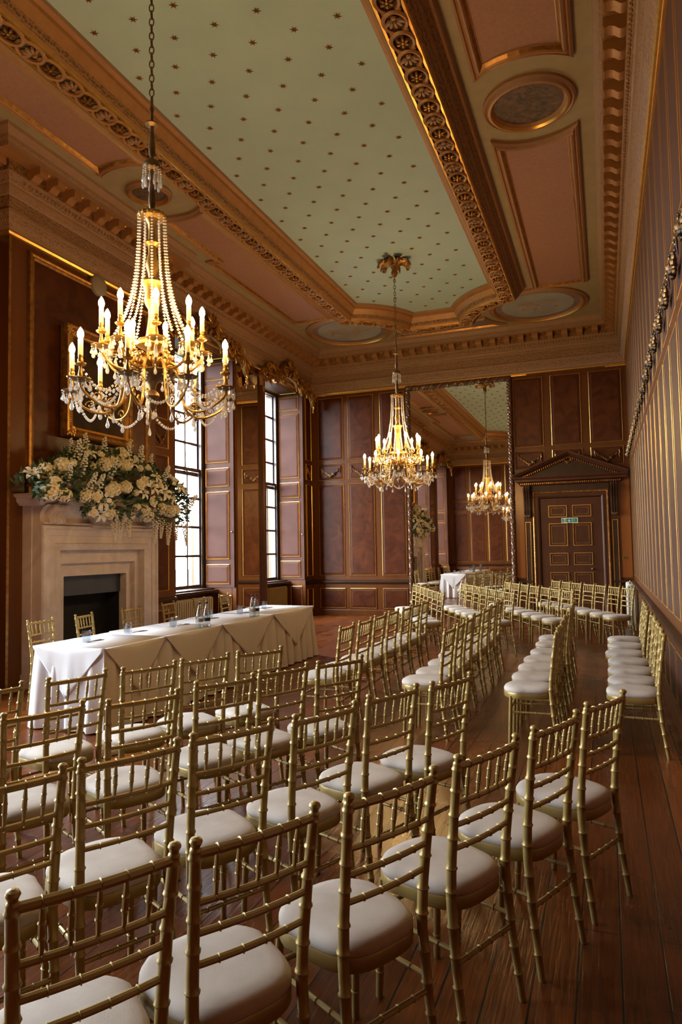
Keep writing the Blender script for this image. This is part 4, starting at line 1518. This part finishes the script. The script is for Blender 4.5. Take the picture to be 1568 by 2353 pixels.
# ------------------------------------------------------------------ flowers on the mantel shelf
fa = thing('flower_arrangement', 'long overflowing arrangement of cream and white flowers on the mantel shelf', 'flowers', (-6.30, 7.60, 2.325))
rf = random.Random(21)
def hydrangea():
    mb = MB('petal2', 'petal')
    for i in range(60):
        z = 1 - 2 * (i + .5) / 60
        a = i * 2.39996
        r = math.sqrt(1 - z * z)
        p = Vector((r * math.cos(a), r * math.sin(a), z))
        R = p.to_track_quat('Z', 'Y').to_matrix()
        mb.ball(p * .072 * rf.uniform(.9, 1.1), (.020, .020, .008), 'petal2' if rf.random() < .6 else 'petal', 5, 3, rot=R)
    mb.ball((0, 0, 0), .062, 'petal2', 8, 6)
    return mb
def rose():
    mb = MB('petal', 'petal2')
    for ring, (n, r, tilt, h) in enumerate(((5, .034, .95, .026), (5, .024, .5, .032), (3, .012, .2, .036))):
        for i in range(n):
            a = 2 * PI * i / n + ring * .6
            R = Matrix.Rotation(a, 3, 'Z') @ Matrix.Rotation(tilt, 3, 'Y')
            mb.ball((r * math.cos(a), r * math.sin(a), h * .6), (.011, .026, .030), 'petal' if ring < 2 else 'petal2', 6, 5, rot=R)
    mb.ball((0, 0, .01), .028, 'petal2', 7, 5)
    return mb
def lily():
    mb = MB('petal3', 'petal2')
    for i in range(6):
        a = PI * i / 3
        d = Vector((math.cos(a), math.sin(a), 0))
        s = Vector((-d.y, d.x, 0))
        rows = []
        for t, wd, out, z in ((0, .006, .004, 0), (.3, .018, .03, .030), (.6, .024, .066, .042), (.85, .014, .095, .034), (1, .002, .108, .022)):
            rows.append([d * out - s * wd + Vector((0, 0, z + .006)), d * out + Vector((0, 0, z)), d * out + s * wd + Vector((0, 0, z + .006))])
        mb.loft(rows, 'petal3', closed=False)
    for i in range(5):
        a = 2 * PI * i / 5
        mb.tube([(0, 0, .01), (.018 * math.cos(a), .018 * math.sin(a), .06)], .002, 'petal2', 4)
        mb.ball((.018 * math.cos(a), .018 * math.sin(a), .062), (.004, .004, .007), 'petal2', 5, 3)
    return mb
def pompon():
    mb = MB('petal')
    for i in range(46):
        z = 1 - 2 * (i + .5) / 46
        a = i * 2.39996
        r = math.sqrt(1 - z * z)
        mb.ball(Vector((r * math.cos(a), r * math.sin(a), z)) * .034, .0085, 'petal', 5, 3)
    mb.ball((0, 0, 0), .033, 'petal', 8, 6)
    return mb
def spire():
    mb = MB('petal3', 'leaf')
    mb.tube([(0, 0, -.12), (.01, 0, .14)], .003, 'leaf', 5)
    for i in range(30):
        t = i / 29
        r = lerp(.044, .012, t) * (1.25 if i % 3 == 0 else .8)
        a = i * 2.4
        for q in range(2):
            mb.ball((r * math.cos(a + q * .8), r * math.sin(a + q * .8), lerp(-.10, .15, t)), (lerp(.018, .008, t), lerp(.018, .008, t), .010), 'petal3', 5, 3)
    return mb
def trailing():
    mb = MB('petal', 'leaf')
    mb.tube([(0, 0, .04), (.012, 0, -.12), (.004, 0, -.30)], .0025, 'leaf', 5)
    for i in range(44):
        t = (i / 43) ** .9
        r = lerp(.040, .008, t)
        a = i * 2.4
        mb.ball((r * math.cos(a), r * math.sin(a), -.30 * t), (.014, .014, .011), 'petal', 5, 3)
    return mb
def surf(s, t):
    """s along the shelf -1..1, t: 0 back top .. 1 front low; gives the point and the way it faces"""
    y = 1.55 * s - (.0 if s < 0 else 0)
    hz = (.60 if s > -.4 else lerp(.25, .60, (s + 1) / .6)) * math.sqrt(max(.05, 1 - .80 * s * s)) * (1 if s < .3 else lerp(1, .92, (s - .3) / .7))
    a = lerp(math.radians(115), math.radians(-48), t)
    dx, dz = math.cos(a) * .26, math.sin(a) * hz if a > 0 else math.sin(a) * .36
    x = .02 + dx
    if a < .12: x = max(x, lerp(x, .235, min(1, (.12 - a) / .25)))
    if s > .55 and a < 0: dz *= 1.15
    if s < -.5 and a < 0: dz *= .25
    return Vector((x, y, .02 + dz)), Vector((math.cos(a) + .25, .35 * s - .15, math.sin(a) * .8 + .15)).normalized()
kinds = {'hydrangea': (hydrangea, 15, .115), 'rose': (rose, 14, .085), 'lily': (lily, 12, .10), 'pompon': (pompon, 14, .075), 'delphinium_spire': (spire, 15, .10), 'trailing_flower': (trailing, 11, .10)}
placed = []
for name, (fn, cnt, rad) in kinds.items():
    proto = fn().build(name, fa)
    used = False
    k = tries = 0
    while k < cnt and tries < 4000:
        tries += 1
        s = rf.uniform(-.97, .97)
        t = rf.uniform(.22, .97)
        if name == 'trailing_flower': t, s = rf.uniform(.86, .98), rf.uniform(-.45, .98)
        if name == 'delphinium_spire': t = rf.uniform(.12, .75)
        if name == 'lily': s = rf.choice([rf.uniform(-.97, -.2), rf.uniform(-.3, .95)])
        p, d = surf(s, t)
        if any((p - q).length < (rad + r2) * .62 for q, r2 in placed): continue
        placed.append((p, rad))
        o = proto if not used else proto.copy()
        if used: COL.objects.link(o)
        o.parent = fa
        used = True
        o.location = p + d * rf.uniform(-.01, .035)
        sc_ = rf.uniform(.85, 1.2) * (1.28 if name != 'trailing_flower' else 1.1)
        o.scale = (sc_, sc_, sc_)
        if name == 'trailing_flower': o.rotation_euler = (rf.uniform(-.15, .15), rf.uniform(-.12, .05), rf.uniform(0, 6))
        elif name == 'delphinium_spire':
            q = (d + Vector((0, 0, .9))).normalized().to_track_quat('Z', 'Y')
            o.rotation_euler = q.to_euler()
        else: o.rotation_euler = d.to_track_quat('Z', 'Y').to_euler()
        k += 1
mb = MB('leaf')
for i in range(1500):
    s = rf.uniform(-1, 1)
    p, d = surf(s, rf.uniform(.05, 1))
    p = p - d * rf.uniform(-.035, .10)
    ax = (d + Vector((rf.uniform(-1, 1), rf.uniform(-1, 1), rf.uniform(-1, .8))) * .9).normalized()
    sd_ = ax.cross(d).normalized() if ax.cross(d).length > .05 else ax.cross(Vector((0, 0, 1))).normalized()
    ln, wd = rf.uniform(.07, .13), rf.uniform(.020, .036)
    nn = ax.cross(sd_)
    mb.add([p, p + ax * ln * .45 + sd_ * wd + nn * .006, p + ax * ln, p + ax * ln * .45 - sd_ * wd + nn * .006, p + ax * ln * .5 - nn * .006], [(0, 1, 4), (1, 2, 4), (2, 3, 4), (3, 0, 4)], 'leaf')
o = mb.build('foliage', fa)
o['kind'] = 'stuff'
mb = MB('black')
mb.box(-.16, -1.15, .0, .16, 1.15, .07, 'black')
mb.build('trough', fa)

# ------------------------------------------------------------------ chandeliers
CZ = 2.55
def drop(mb, x, y, z, ln=.06, r=.013):
    """small button bead with a pear drop below"""
    mb.bead((x, y, z - .008), .008, .008, 'crystal')
    z -= .018
    prof = [(.0012, 0), (r * .35, -.25 * ln), (r * .8, -.55 * ln), (r, -.75 * ln), (r * .6, -.95 * ln), (.0, -ln)]
    mb.lathe(prof, 'crystal', (x, y, z), 6, smooth=False)

def pan_mesh(r, m='bronze'):
    mb = MB(m, 'brass')
    n = 24
    loops = []
    for rr_, z, am in ((.010, -.016, 0), (r * .45, -.012, .0), (r * .85, -.004, .06), (r, .004, .10), (r * .97, .010, .10), (r * .6, .002, 0), (.010, .0, 0)):
        loops.append([((rr_ * (1 + am * math.cos(8 * 2 * PI * j / n))) * math.cos(2 * PI * j / n), (rr_ * (1 + am * math.cos(8 * 2 * PI * j / n))) * math.sin(2 * PI * j / n), z) for j in range(n)])
    mb.loft(loops, m, caps=True)
    return mb

def make_arm(R, zpan, low, parent, rz):
    """one candle arm reaching out along local x"""
    m = 'brass'
    mb = MB('brass', 'bronze')
    if low:
        ctrl = [(.07, 2.98), (.11, 3.03), (.16, 3.03), (.20, 2.98), (.215, 2.90), (.225, 2.80), (.255, 2.71), (.32, 2.665), (.40, 2.665), (.48, 2.70), (.545, 2.745), (.572, 2.785), (R, zpan - .012)]
    else:
        ctrl = [(.05, 3.06), (.09, 3.02), (.14, 2.985), (.20, 2.975), (.27, 2.99), (.325, 3.03), (.36, 3.09), (R, zpan - .012)]
    pts = []
    for i in range(len(ctrl) - 1):
        for q in range(3):
            p0, p1, p2, p3 = [Vector(ctrl[max(0, min(len(ctrl) - 1, i + k))]) for k in (-1, 0, 1, 2)]
            t = q / 3
            v = .5 * ((2 * p1) + (p2 - p0) * t + (2 * p0 - 5 * p1 + 4 * p2 - p3) * t * t + (3 * p1 - p0 - 3 * p2 + p3) * t ** 3)
            pts.append(v)
    pts.append(Vector(ctrl[-1]))
    P = [(v.x, 0, v.y - CZ) for v in pts]
    mb.tube(P, [.0125 - .004 * (i / len(P)) for i in range(len(P))], 'brass', 7)
    if low:                                              # scroll leaves on the curve
        for cx, cz, r in ((.33, 2.70, .035), (.235, 2.86, .028), (.44, 2.72, .035)):
            mb.tube([(cx + r * (1 - q / 16) * math.cos(q * .55), 0, cz - CZ + r * (1 - q / 16) * math.sin(q * .55)) for q in range(13)], .0055, 'brass', 5)
        mb.ball((.325, 0, 2.65 - CZ), (.016, .012, .02), 'bronze', 6, 4)
    else:
        mb.tube([(.17 + .035 * (1 - q / 16) * math.cos(q * .55), 0, 3.03 - CZ + .035 * (1 - q / 16) * math.sin(q * .55)) for q in range(13)], .006, 'brass', 5)
    z0 = zpan - CZ
    mb.lathe([(.010, 0), (.012, .015), (.018, .035), (.013, .055), (.009, .075), (.012, .095), (.014, .10), (.010, .105), (.019, .125), (.021, .135), (.014, .150), (.017, .158), (.0175, .168), (.0, .168)], 'brass', (R, 0, z0), 10)
    o = mb.build('arm', parent)
    o.rotation_euler = (0, 0, rz)
    pan_mesh(.068, 'bronze' if low else 'brass').build('drip_pan', o, (R, 0, z0))
    pan_mesh(.036, 'brass').build('candle_collar', o, (R, 0, z0 + .105))
    mb = MB('candle')
    mb.lathe([(.0, .168), (.017, .168), (.017, .278), (.014, .281), (.0, .281)], 'candle', (R, 0, z0), 12)
    mb.build('candle_tube', o)
    mb = MB('bulb')
    mb.lathe([(.0, .278), (.011, .281), (.019, .295), (.0225, .312), (.019, .332), (.010, .350), (.003, .361), (.0, .364)], 'bulb', (R, 0, z0), 12)
    mb.build('bulb', o)
    mb = MB('crystal')
    for k in range(8):
        a = 2 * PI * k / 8
        drop(mb, R + .066 * math.cos(a), .066 * math.sin(a), z0 - .002, .062 if k % 2 else .045, .0145)
    drop(mb, R, 0, z0 - .03, .09, .017)
    mb.build('crystal_drops', o)
    mb = MB('crystal')
    if low:
        for q in range(15):                               # beads looped along the inside of the arm
            t = q / 14
            mb.bead((lerp(.24, R - .02, t), 0, 2.90 - CZ - .13 * math.sin(PI * t) - .04 * t + .03), .012, .012, 'crystal')
    else:
        for q in range(8):
            t = q / 7
            mb.bead((lerp(.12, R - .05, t), 0, 3.10 - CZ - .05 * math.sin(PI * t) + .02 * t), .011, .011, 'crystal')
    mb.build('bead_loop', o)
    mb = MB('crystal')
    if low: drop(mb, .32, 0, 2.645 - CZ, .075, .015)
    else: drop(mb, .27, 0, 2.97 - CZ, .06, .014)
    mb.build('pendant', o)
    return o

def make_chandelier():
    ch = thing('chandelier', '', 'chandelier', (0, 0, CZ), 0, 'crystal chandeliers')
    Z = lambda p: [(r, z - CZ) for r, z in p]
    mb = MB('bronze', 'brass')                            # stem
    mb.lathe(Z([(.0, 5.10), (.010, 5.095), (.012, 5.02), (.018, 5.0), (.012, 4.97), (.012, 4.91), (.03, 4.895), (.05, 4.885), (.05, 4.875), (.02, 4.86), (.014, 4.84), (.018, 4.80), (.026, 4.70), (.024, 4.66), (.014, 4.62), (.02, 4.60), (.0, 4.59)]), 'bronze', n=14)
    mb.lathe(Z([(.0, 4.60), (.04, 4.595), (.062, 4.575), (.066, 4.55), (.06, 4.53), (.02, 4.52), (.014, 4.46), (.016, 4.40), (.024, 4.34), (.028, 4.28), (.02, 4.22), (.014, 4.19), (.0, 4.18)]), 'bronze', n=16)
    mb.lathe(Z([(.0, 4.19), (.06, 4.188), (.10, 4.178), (.105, 4.165), (.098, 4.150), (.05, 4.14), (.03, 4.10), (.026, 4.05), (.03, 3.98), (.055, 3.965), (.06, 3.95), (.03, 3.93), (.028, 3.88), (.04, 3.83), (.048, 3.78), (.03, 3.72), (.026, 3.68), (.075, 3.665), (.085, 3.65), (.065, 3.62), (.055, 3.57), (.06, 3.52), (.05, 3.48), (.03, 3.45), (.028, 3.40), (.034, 3.34), (.044, 3.27), (.05, 3.235), (.105, 3.215), (.12, 3.195), (.115, 3.17), (.07, 3.15), (.04, 3.13), (.05, 3.10), (.078, 3.07), (.08, 3.04), (.05, 3.01), (.06, 2.99), (.0, 2.98)]), 'brass', n=18)
    mb.lathe(Z([(.0, 2.9900), (.12, 2.9863), (.17, 2.9752), (.18, 2.9641), (.15, 2.9419), (.09, 2.9197), (.045, 2.9049), (.03, 2.8790), (.022, 2.8420), (.032, 2.8309), (.05, 2.8124), (.052, 2.7939), (.034, 2.7754), (.02, 2.7643), (.03, 2.7532), (.032, 2.7310), (.02, 2.7051), (.008, 2.6866), (.0, 2.6792)]), 'bronze', n=18)
    for k in range(16):
        a = 2 * PI * k / 16
        mb.ball((.155 * math.cos(a), .155 * math.sin(a), 2.965 - CZ), (.035, .018, .028), 'bronze', 6, 4, rot=Matrix.Rotation(a, 3, 'Z'))
        mb.ball((.10 * math.cos(a), .10 * math.sin(a), 4.165 - CZ), (.014, .012, .018), 'brass', 5, 4)
    for k in range(9):                                    # scrolled leaves where the arms spring
        a = 2 * PI * k / 9 + .2
        R_ = Matrix.Rotation(a, 3, 'Z')
        mb.tube([R_ @ Vector((.10 + .055 * (1 - q / 18) * math.cos(q * .5), 0, 3.06 - CZ + .055 * (1 - q / 18) * math.sin(q * .5))) for q in range(15)], .011, 'brass', 5)
    mb.build('stem', ch)
    mb = MB('bronze')                                     # chain
    z, i = 5.10, 0
    while z < 6.27:
        pts = []
        for q in range(12):
            a = 2 * PI * q / 12
            u, v = .017 * math.cos(a), .034 * math.sin(a)
            pts.append((u, 0, z - CZ + .03 + v) if i % 2 else (0, u, z - CZ + .03 + v))
        mb.tube(pts, .0052, 'bronze', 5, closed=True)
        z += .056
        i += 1
    mb.build('chain', ch)
    mb = MB('dimgold', 'bronze')                          # acanthus rose on the ceiling
    mb.lathe(Z([(.0, 6.20), (.025, 6.205), (.05, 6.24), (.055, 6.28), (.04, 6.32), (.05, 6.36), (.085, 6.40), (.07, 6.44), (.11, 6.485), (.0, 6.49)]), 'dimgold', n=14)
    for k in range(7):
        a = 2 * PI * k / 7 + .3
        d = Vector((math.cos(a), math.sin(a), 0))
        s = Vector((-d.y, d.x, 0))
        for sg in (-1, 0, 1):
            rows = []
            for t, out, zz, wd in ((0, .05, 6.38, .03), (.25, .11, 6.44, .045), (.5, .19, 6.465, .05), (.75, .26, 6.44, .04), (1, .285, 6.385, .012)):
                o_ = d * out + s * (sg * .055 * t) + Vector((0, 0, zz - CZ - .012 * abs(sg)))
                rows.append([o_ - s * wd * .8 + Vector((0, 0, .02)), o_ - Vector((0, 0, .008)), o_ + s * wd * .8 + Vector((0, 0, .02))])
            mb.loft(rows, 'dimgold', closed=False)
        mb.ball(d * .27 + Vector((0, 0, 6.38 - CZ)), (.03, .03, .022), 'dimgold', 6, 4)
    mb.tube([(.05, 0, 6.40 - CZ), (.11, 0, 6.30 - CZ), (.09, 0, 6.20 - CZ), (.01, 0, 6.12 - CZ)], .006, 'bronze', 5)
    mb.build('ceiling_rose', ch)
    mb = MB('crystal', 'brass')                           # small upper crown of drops
    for k in range(12):
        a = 2 * PI * k / 12
        x, y = .062 * math.cos(a), .062 * math.sin(a)
        mb.bead((x, y, 4.53 - CZ), .009, .009, 'crystal')
        mb.bead((x * 1.05, y * 1.05, 4.508 - CZ), .009, .010, 'crystal')
        drop(mb, x * 1.08, y * 1.08, 4.497 - CZ, .10 if k % 2 else .07, .012)
    mb.build('upper_crystals', ch)
    for k in range(12):                                   # the tall tent of bead strands
        a = 2 * PI * (k + .5) / 12
        mb = MB('crystal')
        n = 40
        for i in range(n):
            t = i / (n - 1)
            r = .098 + .025 * t + .155 * t ** 3.2
            z = lerp(4.14, 3.23, t) - CZ
            sz = lerp(.0105, .0150, t)
            mb.bead((r * math.cos(a), r * math.sin(a), z), sz, sz * .85, 'crystal')
        mb.build('bead_strand', ch)
    for k in range(9):                                    # festoons between the low arms, and up to the body
        a0, a1 = 2 * PI * k / 9, 2 * PI * (k + 1) / 9
        mb = MB('crystal')
        for i in range(21):
            t = i / 20
            a = lerp(a0, a1, t)
            r = .56 - .05 * math.sin(PI * t)
            mb.bead((r * math.cos(a), r * math.sin(a), 2.83 - CZ - .19 * math.sin(PI * t)), .0135, .0135, 'crystal')
        for i in range(15):
            t = i / 14
            a = a0
            mb.bead((lerp(.17, .54, t) * math.cos(a + .05), lerp(.17, .54, t) * math.sin(a + .05), lerp(2.93, 2.82, t) - CZ - .10 * math.sin(PI * t)), .0125, .0125, 'crystal')
        mb.build('bead_festoon', ch)
    a1 = make_arm(.57, 2.82, True, ch, 0)
    for k in range(1, 9): copy_tree(a1, ch).rotation_euler = (0, 0, 2 * PI * k / 9)
    a2 = make_arm(.365, 3.125, False, ch, PI / 9)
    for k in range(1, 9): copy_tree(a2, ch).rotation_euler = (0, 0, 2 * PI * k / 9 + PI / 9)
    return ch
c1 = make_chandelier()
c2 = copy_tree(c1)
c1.location = (-3.10, 4.24, CZ - .05)
for o in c1.children:
    if o.name.startswith('ceiling_rose'): o.location.z += .05
c2.location = (-3.19, 11.10, CZ)
c1['label'] = 'lit crystal and brass chandelier hanging nearest the camera, before the fireplace'
c2['label'] = 'lit crystal and brass chandelier hanging farther away, near the end wall'
def face(c, off):                                         # turn one low arm towards the camera, then a little round
    d = math.atan2(-c.location.y, -c.location.x)
    c.rotation_euler.z = d + math.radians(off)
face(c1, -16)
face(c2, 0)
